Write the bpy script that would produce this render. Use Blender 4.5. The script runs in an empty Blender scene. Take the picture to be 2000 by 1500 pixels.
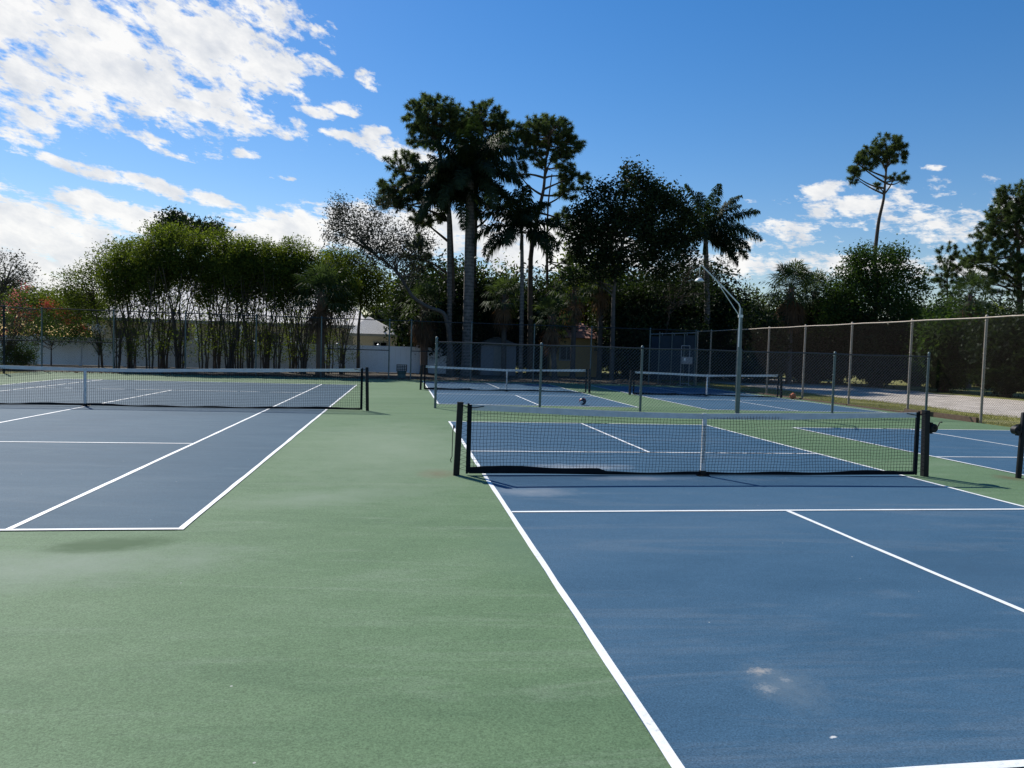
import bpy, math, random
import numpy as np
from mathutils import Vector, Matrix
R = math.radians
sc = bpy.context.scene
COL = sc.collection

# ------------------------------------------------------------------ camera
CAM = np.array([-1.117, -9.31, 1.641]); F = 1430.1
YAW, PIT, ROL = -0.1536, 0.0470, -0.0290
_r = np.array([math.cos(YAW), math.sin(YAW), 0.])
_f = np.array([-math.sin(YAW)*math.cos(PIT), math.cos(YAW)*math.cos(PIT), -math.sin(PIT)])
_u = np.cross(_r, _f)
r2 = _r*math.cos(ROL) - _u*math.sin(ROL)
u2 = _r*math.sin(ROL) + _u*math.cos(ROL)
cd = bpy.data.cameras.new('camera'); cam = bpy.data.objects.new('camera', cd); COL.objects.link(cam)
M = Matrix(((r2[0], u2[0], -_f[0], CAM[0]), (r2[1], u2[1], -_f[1], CAM[1]), (r2[2], u2[2], -_f[2], CAM[2]), (0, 0, 0, 1)))
cam.matrix_world = M
cd.sensor_width = 36; cd.lens = 36*F/2000; cd.clip_start = 0.05; cd.clip_end = 3000
sc.camera = cam

def ray(u, v):
    return (u-1000)/F*r2 + (750-v)/F*u2 + _f
def at(u, v, Y):
    """world point seen at photo pixel (u, v) at world distance Y"""
    d = ray(u, v); return CAM + d*(Y-CAM[1])/d[1]

# ------------------------------------------------------------------ sun, sky, exposure
SUN_EL, SUN_AZ = R(42), math.atan2(-0.50, 0.87)         # azimuth from +Y towards +X
S = Vector((math.sin(SUN_AZ)*math.cos(SUN_EL), math.cos(SUN_AZ)*math.cos(SUN_EL), math.sin(SUN_EL)))
sl = bpy.data.lights.new('sun', 'SUN'); sl.energy = 4.6; sl.angle = R(0.5); sl.color = (1.0, .955, .88)
so = bpy.data.objects.new('sun', sl); COL.objects.link(so); so.rotation_euler = S.to_track_quat('Z', 'Y').to_euler()
so.location = (0, 0, 50)
sc.view_settings.view_transform = 'Standard'; sc.view_settings.look = 'None'
sc.view_settings.gamma = 1; sc.view_settings.use_curve_mapping = False
sc.view_settings.exposure = 0.25

W = bpy.data.worlds.new('World'); sc.world = W; W.use_nodes = True
wt = W.node_tree; wt.nodes.clear()
def N(t, k, **kw):
    n = t.nodes.new(k)
    for a, b in kw.items(): setattr(n, a, b)
    return n
def mth(t, op, a, b=None, c=None, clamp=False):
    n = N(t, 'ShaderNodeMath', operation=op); n.use_clamp = clamp
    for i, x in enumerate((a, b, c)):
        if x is None: continue
        if isinstance(x, (int, float)): n.inputs[i].default_value = x
        else: t.links.new(x, n.inputs[i])
    return n.outputs[0]
sky = N(wt, 'ShaderNodeTexSky', sky_type='NISHITA'); sky.sun_disc = False
sky.sun_elevation = SUN_EL; sky.sun_rotation = SUN_AZ % (2*math.pi)
sky.altitude = 0; sky.air_density = 1.25; sky.dust_density = 0.15; sky.ozone_density = 3.6
tc = N(wt, 'ShaderNodeTexCoord'); sep = N(wt, 'ShaderNodeSeparateXYZ'); wt.links.new(tc.outputs['Generated'], sep.inputs[0])
dx, dy, dz = sep.outputs
az = mth(wt, 'ARCTAN2', dx, dy)
el = mth(wt, 'ARCSINE', dz)
ae = N(wt, 'ShaderNodeCombineXYZ'); wt.links.new(az, ae.inputs[0]); wt.links.new(el, ae.inputs[1])
# clouds: soft patches in azimuth / elevation, broken up by noise on a flat cloud layer
zz = mth(wt, 'MAXIMUM', dz, 0.02)
pl = N(wt, 'ShaderNodeCombineXYZ')
wt.links.new(mth(wt, 'DIVIDE', dx, zz), pl.inputs[0]); wt.links.new(mth(wt, 'DIVIDE', dy, zz), pl.inputs[1])
def noise(t, vec, scale, detail, rough, rot=0, sx=1, sy=1, loc=(0, 0, 0), dist=0):
    mp = N(t, 'ShaderNodeMapping', vector_type='TEXTURE'); t.links.new(vec, mp.inputs[0])
    mp.inputs['Rotation'].default_value = (0, 0, rot); mp.inputs['Scale'].default_value = (1/sx, 1/sy, 1); mp.inputs['Location'].default_value = loc
    n = N(t, 'ShaderNodeTexNoise'); t.links.new(mp.outputs[0], n.inputs['Vector'])
    n.inputs['Scale'].default_value = scale; n.inputs['Detail'].default_value = detail; n.inputs['Roughness'].default_value = rough
    n.inputs['Distortion'].default_value = dist
    return n.outputs[0]
BL = [  # u, v, ru, rv, tilt (deg, down-right positive), strength
 (150, 55, 400, 190, 0, 1.05), (450, 90, 180, 115, 0, .95), (330, 190, 260, 58, 4, .95), (520, 110, 90, 80, 30, .9),
 (60, 170, 190, 60, 0, .85), (110, 235, 100, 34, 0, .62), (15, 265, 60, 16, 0, .7),
 (215, 347, 180, 12, 8, .75), (350, 373, 150, 12, 9, .65), (300, 272, 50, 14, 12, .75), (330, 300, 45, 10, 12, .7),
 (40, 445, 230, 62, 6, 1.4), (150, 480, 260, 70, 12, 1.35), (330, 445, 240, 34, 10, 1.15), (40, 530, 260, 70, 0, 1.3), (560, 455, 190, 48, -6, 1.4),
 (800, 450, 260, 50, 0, 1.35), (1060, 480, 240, 60, 0, 1.2), (775, 297, 110, 26, 6, .9), (690, 272, 80, 11, 8, .8),
 (717, 151, 28, 18, 35, .6), (617, 220, 36, 12, 8, .6), (672, 210, 34, 12, 8, .6), (735, 253, 26, 9, 5, .6), (490, 300, 26, 10, 0, .5), (565, 350, 34, 6, 0, .65),
 (1612, 374, 52, 14, -14, .45), (1690, 408, 110, 24, -4, .15), (1850, 432, 160, 32, 8, .28), (1560, 445, 100, 18, -4, .28), (1530, 468, 120, 12, -6, .3),
 (1935, 415, 100, 22, -4, .35), (1500, 520, 300, 24, 2, .75), (1750, 520, 260, 20, 2, .5), (1820, 327, 28, 5, 5, .45), (1830, 382, 30, 8, 5, .4)]
fld = None
for (u, v, ru, rv, tl, amp) in BL:
    d = ray(u, v); d = d/np.linalg.norm(d); a0 = math.atan2(d[0], d[1]); e0 = math.asin(d[2])
    du = ray(u+20, v); du = du/np.linalg.norm(du); dv = ray(u, v-20); dv = dv/np.linalg.norm(dv)
    ka = abs(math.atan2(du[0], du[1])-a0)/20; ke = abs(math.asin(dv[2])-e0)/20
    mp = N(wt, 'ShaderNodeMapping', vector_type='TEXTURE'); wt.links.new(ae.outputs[0], mp.inputs[0])
    mp.inputs['Location'].default_value = (a0, e0, 0); mp.inputs['Rotation'].default_value = (0, 0, -R(tl+1.7))
    mp.inputs['Scale'].default_value = (ru*ka, rv*ke, 1)
    ln = N(wt, 'ShaderNodeVectorMath', operation='LENGTH'); wt.links.new(mp.outputs[0], ln.inputs[0])
    g = mth(wt, 'MULTIPLY_ADD', mth(wt, 'POWER', ln.outputs['Value'], 2.0), -amp, amp)
    fld = g if fld is None else mth(wt, 'MAXIMUM', fld, g)
fld = mth(wt, 'MULTIPLY', mth(wt, 'MAXIMUM', fld, -1.9), 1.4)
n1 = noise(wt, pl.outputs[0], 3.2, 10, .60, rot=R(52), sx=1, sy=1.25, dist=.35)
n2 = noise(wt, pl.outputs[0], 17, 6, .62, rot=R(52), sx=1, sy=1.35, loc=(3, 5, 0), dist=.25)
n3 = noise(wt, ae.outputs[0], 15, 9, .60, rot=R(-20), sx=1, sy=1.7, dist=.2)
n4 = noise(wt, ae.outputs[0], 52, 6, .62, rot=R(-20), sx=1, sy=1.9, loc=(2, 1, 0), dist=.2)
nn = mth(wt, 'MULTIPLY_ADD', n1, .55, mth(wt, 'MULTIPLY_ADD', n2, .25, mth(wt, 'MULTIPLY_ADD', n4, .55, mth(wt, 'MULTIPLY', n3, 1.3))))   # mean ~1.33
dens = mth(wt, 'ADD', fld, mth(wt, 'MULTIPLY_ADD', nn, 5.6, -7.25))
dens = mth(wt, 'MULTIPLY_ADD', dens, 0.95, -0.02)
dens = mth(wt, 'MINIMUM', mth(wt, 'MAXIMUM', dens, 0), 1)
dens = mth(wt, 'SMOOTH_MIN', dens, 0.97, 0.15)
shade = noise(wt, ae.outputs[0], 17, 8, .6, rot=R(-20), sx=1, sy=1.8, loc=(9, 1, 0))
cr = N(wt, 'ShaderNodeValToRGB'); wt.links.new(shade, cr.inputs[0])
cr.color_ramp.elements[0].position = .32; cr.color_ramp.elements[0].color = (.68, .71, .76, 1)
cr.color_ramp.elements[1].position = .6; cr.color_ramp.elements[1].color = (.98, .97, .95, 1)
bg1 = N(wt, 'ShaderNodeBackground'); bg1.inputs[1].default_value = 0.125
hsv = N(wt, 'ShaderNodeHueSaturation'); hsv.inputs['Saturation'].default_value = 1.36
wt.links.new(sky.outputs[0], hsv.inputs['Color'])
tn = N(wt, 'ShaderNodeVectorMath', operation='MULTIPLY'); wt.links.new(hsv.outputs[0], tn.inputs[0]); tn.inputs[1].default_value = (.70, .66, .74)
wt.links.new(tn.outputs[0], bg1.inputs[0])
bg2 = N(wt, 'ShaderNodeBackground'); bg2.inputs[1].default_value = 0.86
wt.links.new(cr.outputs[0], bg2.inputs[0])
mx = N(wt, 'ShaderNodeMixShader'); wt.links.new(dens, mx.inputs[0]); wt.links.new(bg1.outputs[0], mx.inputs[1]); wt.links.new(bg2.outputs[0], mx.inputs[2])
wo = N(wt, 'ShaderNodeOutputWorld'); wt.links.new(mx.outputs[0], wo.inputs[0])

# ------------------------------------------------------------------ materials
def newmat(name):
    m = bpy.data.materials.new(name); m.use_nodes = True; t = m.node_tree
    return m, t, t.nodes['Principled BSDF']
def ramp(t, fac, stops):
    c = N(t, 'ShaderNodeValToRGB'); t.links.new(fac, c.inputs[0]); e = c.color_ramp.elements
    while len(e) < len(stops): e.new(.5)
    for i, (p, col) in enumerate(stops): e[i].position = p; e[i].color = (*col, 1)
    return c.outputs[0]
def mixc(t, fac, a, b, mode='MIX'):
    n = N(t, 'ShaderNodeMix', data_type='RGBA', blend_type=mode)
    for s, x in ((0, fac), (6, a), (7, b)):
        if isinstance(x, (int, float)): n.inputs[s].default_value = x
        elif isinstance(x, tuple): n.inputs[s].default_value = (*x, 1)
        else: t.links.new(x, n.inputs[s])
    return n.outputs[2]
def bump(t, h, st, dist=.01):
    b = N(t, 'ShaderNodeBump'); b.inputs['Strength'].default_value = st; b.inputs['Distance'].default_value = dist
    t.links.new(h, b.inputs['Height']); return b.outputs[0]
def simple(name, c1, c2=None, rough=.6, metal=0, scale=8, bmp=0, spec=.5):
    m, t, p = newmat(name); p.inputs['Roughness'].default_value = rough; p.inputs['Metallic'].default_value = metal
    p.inputs['Specular IOR Level'].default_value = spec
    o = N(t, 'ShaderNodeTexCoord').outputs['Object']
    n = noise(t, o, scale, 6, .6)
    t.links.new(ramp(t, n, [(.3, c1), (.7, c2 or tuple(x*.75 for x in c1))]), p.inputs['Base Color'])
    if bmp: t.links.new(bump(t, noise(t, o, scale*6, 4, .6), bmp), p.inputs['Normal'])
    return m
def ellipse(t, x, y, rx, ry, rot=0):
    """1 inside .. 0 outside a soft ellipse on the ground"""
    g = N(t, 'ShaderNodeNewGeometry')
    mp = N(t, 'ShaderNodeMapping', vector_type='TEXTURE'); t.links.new(g.outputs['Position'], mp.inputs[0])
    mp.inputs['Location'].default_value = (x, y, 0); mp.inputs['Scale'].default_value = (rx, ry, 1e3); mp.inputs['Rotation'].default_value = (0, 0, R(rot))
    ln = N(t, 'ShaderNodeVectorMath', operation='LENGTH'); t.links.new(mp.outputs[0], ln.inputs[0])
    return mth(t, 'SUBTRACT', 1, ln.outputs['Value'], clamp=True)

def court_mat(name, lo, mid, hi, dust, rough, stains_sheen, grain=1.9):
    m, t, p = newmat(name)
    pos = N(t, 'ShaderNodeNewGeometry').outputs['Position']
    big = noise(t, pos, .16, 7, .60, rot=R(15), sx=.8, sy=1.8, dist=1.2)
    med = noise(t, pos, 1.5, 8, .66, rot=R(-10), sx=.55, sy=1.9, loc=(4, 2, 0), dist=.8)
    fine = noise(t, pos, 105, 3, .75)
    mid2 = noise(t, pos, 34, 4, .7)
    v = mth(t, 'MULTIPLY_ADD', big, .62, mth(t, 'MULTIPLY', med, .38))
    c = ramp(t, v, [(.33, lo), (.5, mid), (.66, hi)])
    # dusty swipes left by drying water and brooms
    sw = noise(t, pos, .55, 8, .72, rot=R(-4), sx=.40, sy=2.6, loc=(1, 7, 0), dist=1.6)
    c = mixc(t, mth(t, 'MULTIPLY', mth(t, 'SUBTRACT', sw, .53, clamp=True), 3.6, clamp=True), c, dust)
    gr = mth(t, 'ADD', mth(t, 'MULTIPLY_ADD', fine, grain, 1-grain/2), mth(t, 'MULTIPLY_ADD', mid2, .36, -.18))
    gm = N(t, 'ShaderNodeCombineColor')
    for k in range(3): t.links.new(gr, gm.inputs[k])
    c = mixc(t, 1.0, c, gm.outputs[0], 'MULTIPLY')
    # pale grit specks
    vor = N(t, 'ShaderNodeTexVoronoi'); vor.inputs['Scale'].default_value = 3.1; t.links.new(pos, vor.inputs['Vector'])
    sp = mth(t, 'LESS_THAN', vor.outputs['Distance'], .020)
    c = mixc(t, mth(t, 'MULTIPLY', sp, .65), c, (.55, .55, .5))
    for (x, y, rx, ry, rot, col, gain, ns, thr) in stains_sheen:
        e = ellipse(t, x, y, rx, ry, rot)
        q = noise(t, pos, ns, 6, .75)
        f = mth(t, 'MULTIPLY', mth(t, 'SUBTRACT', mth(t, 'MULTIPLY_ADD', q, 1.1, mth(t, 'MULTIPLY', e, .9)), thr, clamp=True), gain, clamp=True)
        f = mth(t, 'MULTIPLY', f, mth(t, 'MULTIPLY', e, 3, clamp=True))
        c = mixc(t, f, c, col)
    t.links.new(c, p.inputs['Base Color'])
    t.links.new(mth(t, 'MULTIPLY_ADD', sw, .25, rough), p.inputs['Roughness'])
    p.inputs['Specular IOR Level'].default_value = .07
    t.links.new(bump(t, fine, .14, .003), p.inputs['Normal'])
    return m
M_green = court_mat('green_acrylic', (.096, .160, .086), (.124, .196, .105), (.152, .224, .130), (.205, .265, .180), .55,
    [(-.60, .12, .36, .48, 0, (.135, .110, .055), 1.3, 3, .62), (7.55, -.12, .36, .42, 0, (.13, .11, .06), 1.2, 3, .8),
     (-3.5, -3.75, 2.1, .85, 8, (.215, .268, .200), 1.1, 2.6, .75), (-3.35, -3.2, .62, .30, 12, (.060, .115, .050), 1.6, 3, .50),
     (-1.2, 2.6, 2.2, 5.8, 0, (.215, .275, .185), 1.0, 1.6, .66), (-1.9, -1.4, 1.7, .7, 20, (.20, .26, .18), 1.0, 2.6, .75), (.0, -3.6, .8, 1.6, 10, (.10, .17, .10), 1.0, 2, .8)])  # long pale strip left of the near court paints grazing sheen along with dust
BL_ST = [(.76, -5.84, .20, .15, 20, (.40, .37, .33), 2.8, 34, 1.12), (.70, -6.03, .17, .18, 0, (.32, .33, .33), 2.6, 44, 1.14), (.84, -5.95, .12, .12, 0, (.30, .32, .33), 2.6, 50, 1.16), (.80, -6.0, .30, .42, 0, (.13, .18, .22), 1.0, 12, .75),
     (.76, -6.49, .045, .02, 20, (.6, .6, .58), 5, 70, 1.0), (1.4, .65, 1.3, .45, 3, (.24, .28, .32), 1.5, 2, .75), (.4, -1.1, .9, .5, 3, (.20, .24, .28), 1.3, 2, .8), (2.0, -.25, 1.2, .25, 3, (.18, .22, .27), 1.3, 2, .8), (3.4, -4.2, 1.2, 1.0, 30, (.045, .095, .150), 1.0, 1.6, .8)]
M_blue = court_mat('blue_acrylic', (.042, .098, .158), (.054, .118, .186), (.070, .134, .200), (.115, .165, .215), .55, BL_ST, 2.0)
M_bluet = court_mat('worn_blue_acrylic', (.044, .090, .130), (.055, .106, .150), (.070, .125, .168), (.118, .168, .200), .55, [])
def line_mat():
    m, t, p = newmat('white_line_paint'); pos = N(t, 'ShaderNodeNewGeometry').outputs['Position']
    a = noise(t, pos, 40, 5, .7); b = noise(t, pos, 2, 5, .6)
    c = ramp(t, mth(t, 'MULTIPLY_ADD', a, .55, mth(t, 'MULTIPLY', b, .45)), [(.36, (.52, .53, .49)), (.42, (.76, .77, .75)), (.52, (.85, .86, .84))])
    t.links.new(c, p.inputs['Base Color']); p.inputs['Roughness'].default_value = .6
    t.links.new(bump(t, a, .3, .003), p.inputs['Normal']); return m
M_line = line_mat()
def ground_mat(name, cols, s1, s2, bst=.6):
    m, t, p = newmat(name); pos = N(t, 'ShaderNodeNewGeometry').outputs['Position']
    a = noise(t, pos, s1, 8, .65); b = noise(t, pos, s2, 5, .7)
    v = mth(t, 'MULTIPLY_ADD', a, .55, mth(t, 'MULTIPLY', b, .45))
    t.links.new(ramp(t, v, cols), p.inputs['Base Color']); p.inputs['Roughness'].default_value = .95
    p.inputs['Specular IOR Level'].default_value = .15
    t.links.new(bump(t, b, bst, .03), p.inputs['Normal']); return m
M_ground = ground_mat('grassy_earth', [(.34, (.11, .12, .035)), (.48, (.18, .185, .055)), (.58, (.33, .30, .12)), (.68, (.50, .45, .30))], .6, 18)
M_dirt = ground_mat('shade_darkened_leafy_dirt', [(.36, (.030, .026, .020)), (.5, (.075, .062, .046)), (.64, (.20, .18, .14))], 1.1, 26)  # dirt tones darkened to hold the hedge's shade
M_gravel = ground_mat('shell_gravel', [(.32, (.17, .14, .11)), (.44, (.42, .37, .31)), (.60, (.62, .55, .47))], 1.2, 22, .9)
M_black = simple('black_powder_coat', (.006, .007, .008), (.012, .013, .014), .5, 0, 10, .05, .25)
M_net = simple('black_net_cord', (.006, .009, .012), (.010, .016, .02), .8, spec=.1)
M_galv = simple('galvanised_steel', (.34, .37, .38), (.22, .25, .27), .42, .75, 14, .05)
M_galvg = simple('weathered_green_steel', (.10, .135, .135), (.15, .185, .185), .5, .45, 12, .05)
M_rusty = simple('rust_stained_steel', (.30, .23, .17), (.38, .34, .29), .6, .3, 9, .08)
M_wire = simple('galvanised_wire', (.17, .18, .185), (.13, .14, .145), .55, .3)
M_wirer = simple('rusty_chain_link_wire', (.030, .022, .018), (.045, .033, .026), .75, .05, spec=.15)
M_dark = simple('dark_coated_wire', (.02, .025, .03), (.03, .035, .04), .5)
M_darkpost = simple('dark_blue_grey_steel', (.020, .028, .036), (.035, .045, .055), .8, 0, spec=.1)
M_vinyl = simple('white_vinyl', (.80, .82, .84), (.76, .78, .80), .4, 0, 2)
M_wood = simple('weathered_timber', (.10, .06, .04), (.17, .11, .07), .85, 0, 12, .2)
M_orange = simple('orange_rubber', (.62, .17, .06), (.5, .12, .04), .6, 0, 60, .3)
M_ballline = simple('ball_seam_black', (.02, .02, .02))
M_screen = simple('blue_windscreen_fabric', (.012, .028, .045), (.018, .036, .055), .8, 0, 3, .1)
M_grey = simple('grey_painted_metal', (.30, .30, .31), (.24, .24, .25), .5, .2)
M_bright = simple('white_painted_metal', (.75, .75, .74), (.66, .66, .66), .4)
def tape_mat():
    m, t, p = newmat('vinyl_headband'); o = N(t, 'ShaderNodeTexCoord').outputs['Object']
    n = noise(t, o, 7, 5, .6); c = ramp(t, n, [(.3, (.66, .67, .66)), (.7, (.84, .84, .83))])
    t.links.new(c, p.inputs['Base Color']); p.inputs['Roughness'].default_value = .55
    tr = N(t, 'ShaderNodeBsdfTranslucent'); tr.inputs[0].default_value = (.34, .36, .36, 1)
    mxs = N(t, 'ShaderNodeMixShader'); mxs.inputs[0].default_value = .25
    t.links.new(p.outputs[0], mxs.inputs[1]); t.links.new(tr.outputs[0], mxs.inputs[2])
    t.links.new(mxs.outputs[0], t.nodes['Material Output'].inputs[0]); return m
M_tape = tape_mat()
def leafmat(name, dark, light, trans=.35, tcol=None, rough=.6):
    m, t, p = newmat(name)
    a = N(t, 'ShaderNodeAttribute', attribute_name='tint')
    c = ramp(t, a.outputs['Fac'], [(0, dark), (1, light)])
    t.links.new(c, p.inputs['Base Color']); p.inputs['Roughness'].default_value = max(rough, .55); p.inputs['Specular IOR Level'].default_value = .07
    tr = N(t, 'ShaderNodeBsdfTranslucent')
    t.links.new(mixc(t, 1.0, c, tcol or (1.9, 2.0, .7), 'MULTIPLY'), tr.inputs[0])
    mxs = N(t, 'ShaderNodeMixShader'); mxs.inputs[0].default_value = trans
    t.links.new(p.outputs[0], mxs.inputs[1]); t.links.new(tr.outputs[0], mxs.inputs[2])
    t.links.new(mxs.outputs[0], t.nodes['Material Output'].inputs[0]); return m
L_hedge = leafmat('clipped_fig_leaves', (.026, .044, .012), (.125, .150, .030), .46)
L_dark = leafmat('dark_glossy_leaves', (.010, .018, .010), (.030, .048, .020), .22, rough=.35)
L_pine = leafmat('pine_needles', (.035, .058, .024), (.125, .155, .065), .38, (1.4, 1.5, .8))
L_palm = leafmat('palm_leaflets', (.014, .026, .014), (.042, .062, .030), .28, (1.5, 1.7, .7), .35)
L_fan = leafmat('fan_palm_leaves', (.025, .042, .020), (.080, .105, .045), .3, (1.4, 1.6, .7), .35)
L_yellow = leafmat('yellow_green_leaves', (.030, .046, .012), (.100, .122, .028), .42)  # yellow-green is the leaf's own tone, varied at random
L_mid = leafmat('mid_green_leaves', (.016, .034, .012), (.052, .086, .026), .35)
L_grey = leafmat('greyish_sparse_leaves', (.025, .030, .020), (.075, .080, .055), .15, (1.1, 1.1, .8))
L_red = leafmat('red_bracts', (.30, .05, .035), (.50, .13, .09), .4, (1.2, 1, .9))
L_pink = leafmat('pink_bracts', (.45, .08, .12), (.60, .20, .22), .4, (1.2, 1, .9))
L_white = leafmat('white_blossom', (.6, .6, .58), (.8, .8, .78), .3, (1, 1, 1))
L_dead = leafmat('dry_brown_fronds', (.075, .045, .025), (.19, .13, .08), .25, (1.3, 1.1, .8))
L_grass = leafmat('dry_lawn_blades', (.15, .16, .04), (.38, .36, .13), .4, (1.2, 1.2, .7))
M_bark = simple('brown_bark', (.050, .036, .026), (.105, .080, .062), .9, 0, 6, .5)
M_barkg = simple('grey_bark', (.055, .050, .046), (.11, .10, .09), .9, 0, 4, .5)
M_boots = simple('palm_boots', (.10, .055, .035), (.17, .11, .075), .9, 0, 5, .6)
def palmtrunk():
    m, t, p = newmat('ringed_palm_trunk'); o = N(t, 'ShaderNodeTexCoord').outputs['Object']
    w = N(t, 'ShaderNodeTexWave', wave_type='BANDS', bands_direction='Z'); t.links.new(o, w.inputs[0]); w.inputs['Scale'].default_value = 1.6; w.inputs['Distortion'].default_value = 2.5
    n = noise(t, o, 5, 6, .7)
    t.links.new(ramp(t, mth(t, 'MULTIPLY_ADD', n, .86, mth(t, 'MULTIPLY', w.outputs[1], .14)), [(.33, (.045, .042, .040)), (.64, (.17, .16, .15))]), p.inputs['Base Color'])
    p.inputs['Roughness'].default_value = .9; return m
M_ptrunk = palmtrunk()
M_roofw = simple('white_metal_roof', (.90, .85, .77), (.84, .79, .71), .9, 0, .7, spec=.05)
M_wallb = simple('beige_stucco', (.42, .38, .30), (.36, .33, .27), .9, 0, 1.5, .1)
M_fascia = simple('grey_fascia', (.24, .25, .24), (.20, .21, .20), .8)
M_glass = simple('dark_window_glass', (.02, .025, .03), (.03, .035, .04), .35, spec=.2)
M_roofp = simple('salmon_tile_roof', (.42, .20, .15), (.32, .16, .12), .85, 0, 6, .2)
M_wally = simple('ochre_stucco', (.40, .28, .11), (.34, .24, .10), .9, 0, 2)
M_roofg = simple('grey_shingle_roof', (.13, .13, .12), (.19, .19, .18), .9, 0, 6)

# ------------------------------------------------------------------ mesh helpers
class MB:
    def __init__(s): s.v = []; s.f = []; s.t = []; s.n = 0; s.round = False
    def add(s, v, f, tint=None):
        v = np.asarray(v, float).reshape(-1, 3); f = np.asarray(f, int)
        s.v.append(v); s.f.append(f + s.n); s.n += len(v)
        s.t.append(np.full(len(v), .5) if tint is None else np.asarray(tint, float))
    def box(s, c, d, rot=0):
        x, y, z = (np.array(d)/2)
        v = np.array([(a, b, e) for e in (-z, z) for (a, b) in ((-x, -y), (x, -y), (x, y), (-x, y))])
        if rot:
            cc, ss = math.cos(rot), math.sin(rot); v = np.stack([v[:, 0]*cc-v[:, 1]*ss, v[:, 0]*ss+v[:, 1]*cc, v[:, 2]], 1)
        s.add(v+np.array(c), [(0, 3, 2, 1), (4, 5, 6, 7), (0, 1, 5, 4), (1, 2, 6, 5), (2, 3, 7, 6), (3, 0, 4, 7)])
    def tube(s, pts, rad, n=8, cap=True):
        if not s.n: s.round = True
        P = np.asarray(pts, float); k = len(P); rad = np.broadcast_to(np.asarray(rad, float), (k,))
        T = np.gradient(P, axis=0); T /= np.linalg.norm(T, axis=1, keepdims=True)+1e-9
        ref = np.array([0, 0, 1.]) if abs(T[0][2]) < .9 else np.array([1., 0, 0])
        A = np.cross(T, ref); A /= np.linalg.norm(A, axis=1, keepdims=True)+1e-9
        B = np.cross(T, A)
        a = np.linspace(0, 2*np.pi, n, endpoint=False)
        V = P[:, None, :] + rad[:, None, None]*(np.cos(a)[None, :, None]*A[:, None, :] + np.sin(a)[None, :, None]*B[:, None, :])
        V = V.reshape(-1, 3); f = []
        for i in range(k-1):
            for j in range(n):
                f.append((i*n+j, i*n+(j+1) % n, (i+1)*n+(j+1) % n, (i+1)*n+j))
        s.add(V, f)
        if cap:
            for base, ii in ((P[0], 0), (P[-1], k-1)):
                ring = V[ii*n:(ii+1)*n]
                s.add(np.vstack([ring, base]), [(j, (j+1) % n, n, n) for j in range(n)])
    def segs(s, A, B, r, tint=None):
        """many thin three-sided wires from A[i] to B[i]"""
        A = np.asarray(A, float); B = np.asarray(B, float); T = B-A; L = np.linalg.norm(T, axis=1, keepdims=True); T = T/(L+1e-9)
        ref = np.where(np.abs(T[:, 1:2]) < .9, np.array([[0, 1., 0]]), np.array([[1., 0, 0]]))
        U = np.cross(T, ref); U /= np.linalg.norm(U, axis=1, keepdims=True); Wv = np.cross(T, U)
        vs = []
        for P in (A, B):
            for k in range(3):
                an = 2*math.pi*k/3; vs.append(P + r*(math.cos(an)*U+math.sin(an)*Wv))
        V = np.stack(vs, 1); n = len(A); o = np.arange(n)[:, None]*6
        fs = np.concatenate([o+np.array([[k, (k+1) % 3, 3+(k+1) % 3, 3+k]]) for k in range(3)], 0)
        s.add(V.reshape(-1, 3), fs)
    def lathe(s, prof, c=(0, 0, 0), n=16):
        """prof: (r, z) list"""
        a = np.linspace(0, 2*np.pi, n, endpoint=False); k = len(prof)
        V = np.array([[r*np.cos(x), r*np.sin(x), z] for (r, z) in prof for x in a]) + np.array(c)
        f = [(i*n+j, i*n+(j+1) % n, (i+1)*n+(j+1) % n, (i+1)*n+j) for i in range(k-1) for j in range(n)]
        s.add(V, f)
    def leaves(s, P, size, rng, w=.42, flat=.0, tint=None, droop=0, D=None):
        """diamond leaves at points P"""
        n = len(P); D = rng.normal(size=(n, 3)) if D is None else D + rng.normal(size=(n, 3))*.25
        D[:, 2] = D[:, 2]*(1-flat) - droop; D /= np.linalg.norm(D, axis=1, keepdims=True)+1e-9
        E = np.cross(D, rng.normal(size=(n, 3))); E /= np.linalg.norm(E, axis=1, keepdims=True)+1e-9
        L = size*rng.uniform(.6, 1.3, (n, 1))
        a = P - D*L*.5; b = P + D*L*.5; c = P + E*L*w*.5; d = P - E*L*w*.5
        V = np.stack([a, c, b, d], 1).reshape(-1, 3)
        tt = rng.uniform(0, 1, n) if tint is None else tint
        s.add(V, np.arange(4*n).reshape(n, 4), np.repeat(tt, 4))
    def build(s, name, mat, parent=None, smooth=None):
        if smooth is None: smooth = s.round
        V = np.vstack(s.v); fs = [f for f in s.f if len(f)]
        me = bpy.data.meshes.new(name)
        quads = np.vstack([np.zeros((0, 4), int)]+[f for f in fs if f.shape[1] == 4])
        tri = quads[:, 2] == quads[:, 3]; tris = quads[tri][:, :3]; quads = quads[~tri]
        extra = [f for f in s.f if f.shape[1] == 3]
        if extra: tris = np.vstack([tris]+extra)
        me.vertices.add(len(V)); me.vertices.foreach_set('co', V.ravel())
        lv = np.concatenate([quads.ravel(), tris.ravel()]); me.loops.add(len(lv)); me.loops.foreach_set('vertex_index', lv)
        tot = np.concatenate([np.full(len(quads), 4), np.full(len(tris), 3)]); me.polygons.add(len(tot))
        st = np.concatenate([[0], np.cumsum(tot)[:-1]]); me.polygons.foreach_set('loop_start', st); me.polygons.foreach_set('loop_total', tot)
        me.polygons.foreach_set('use_smooth', np.full(len(tot), bool(smooth)))
        a = me.attributes.new('tint', 'FLOAT', 'POINT'); a.data.foreach_set('value', np.concatenate(s.t))
        me.update(calc_edges=True); me.materials.append(mat)
        o = bpy.data.objects.new(name, me); COL.objects.link(o)
        if parent is not None: o.parent = parent
        return o
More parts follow.
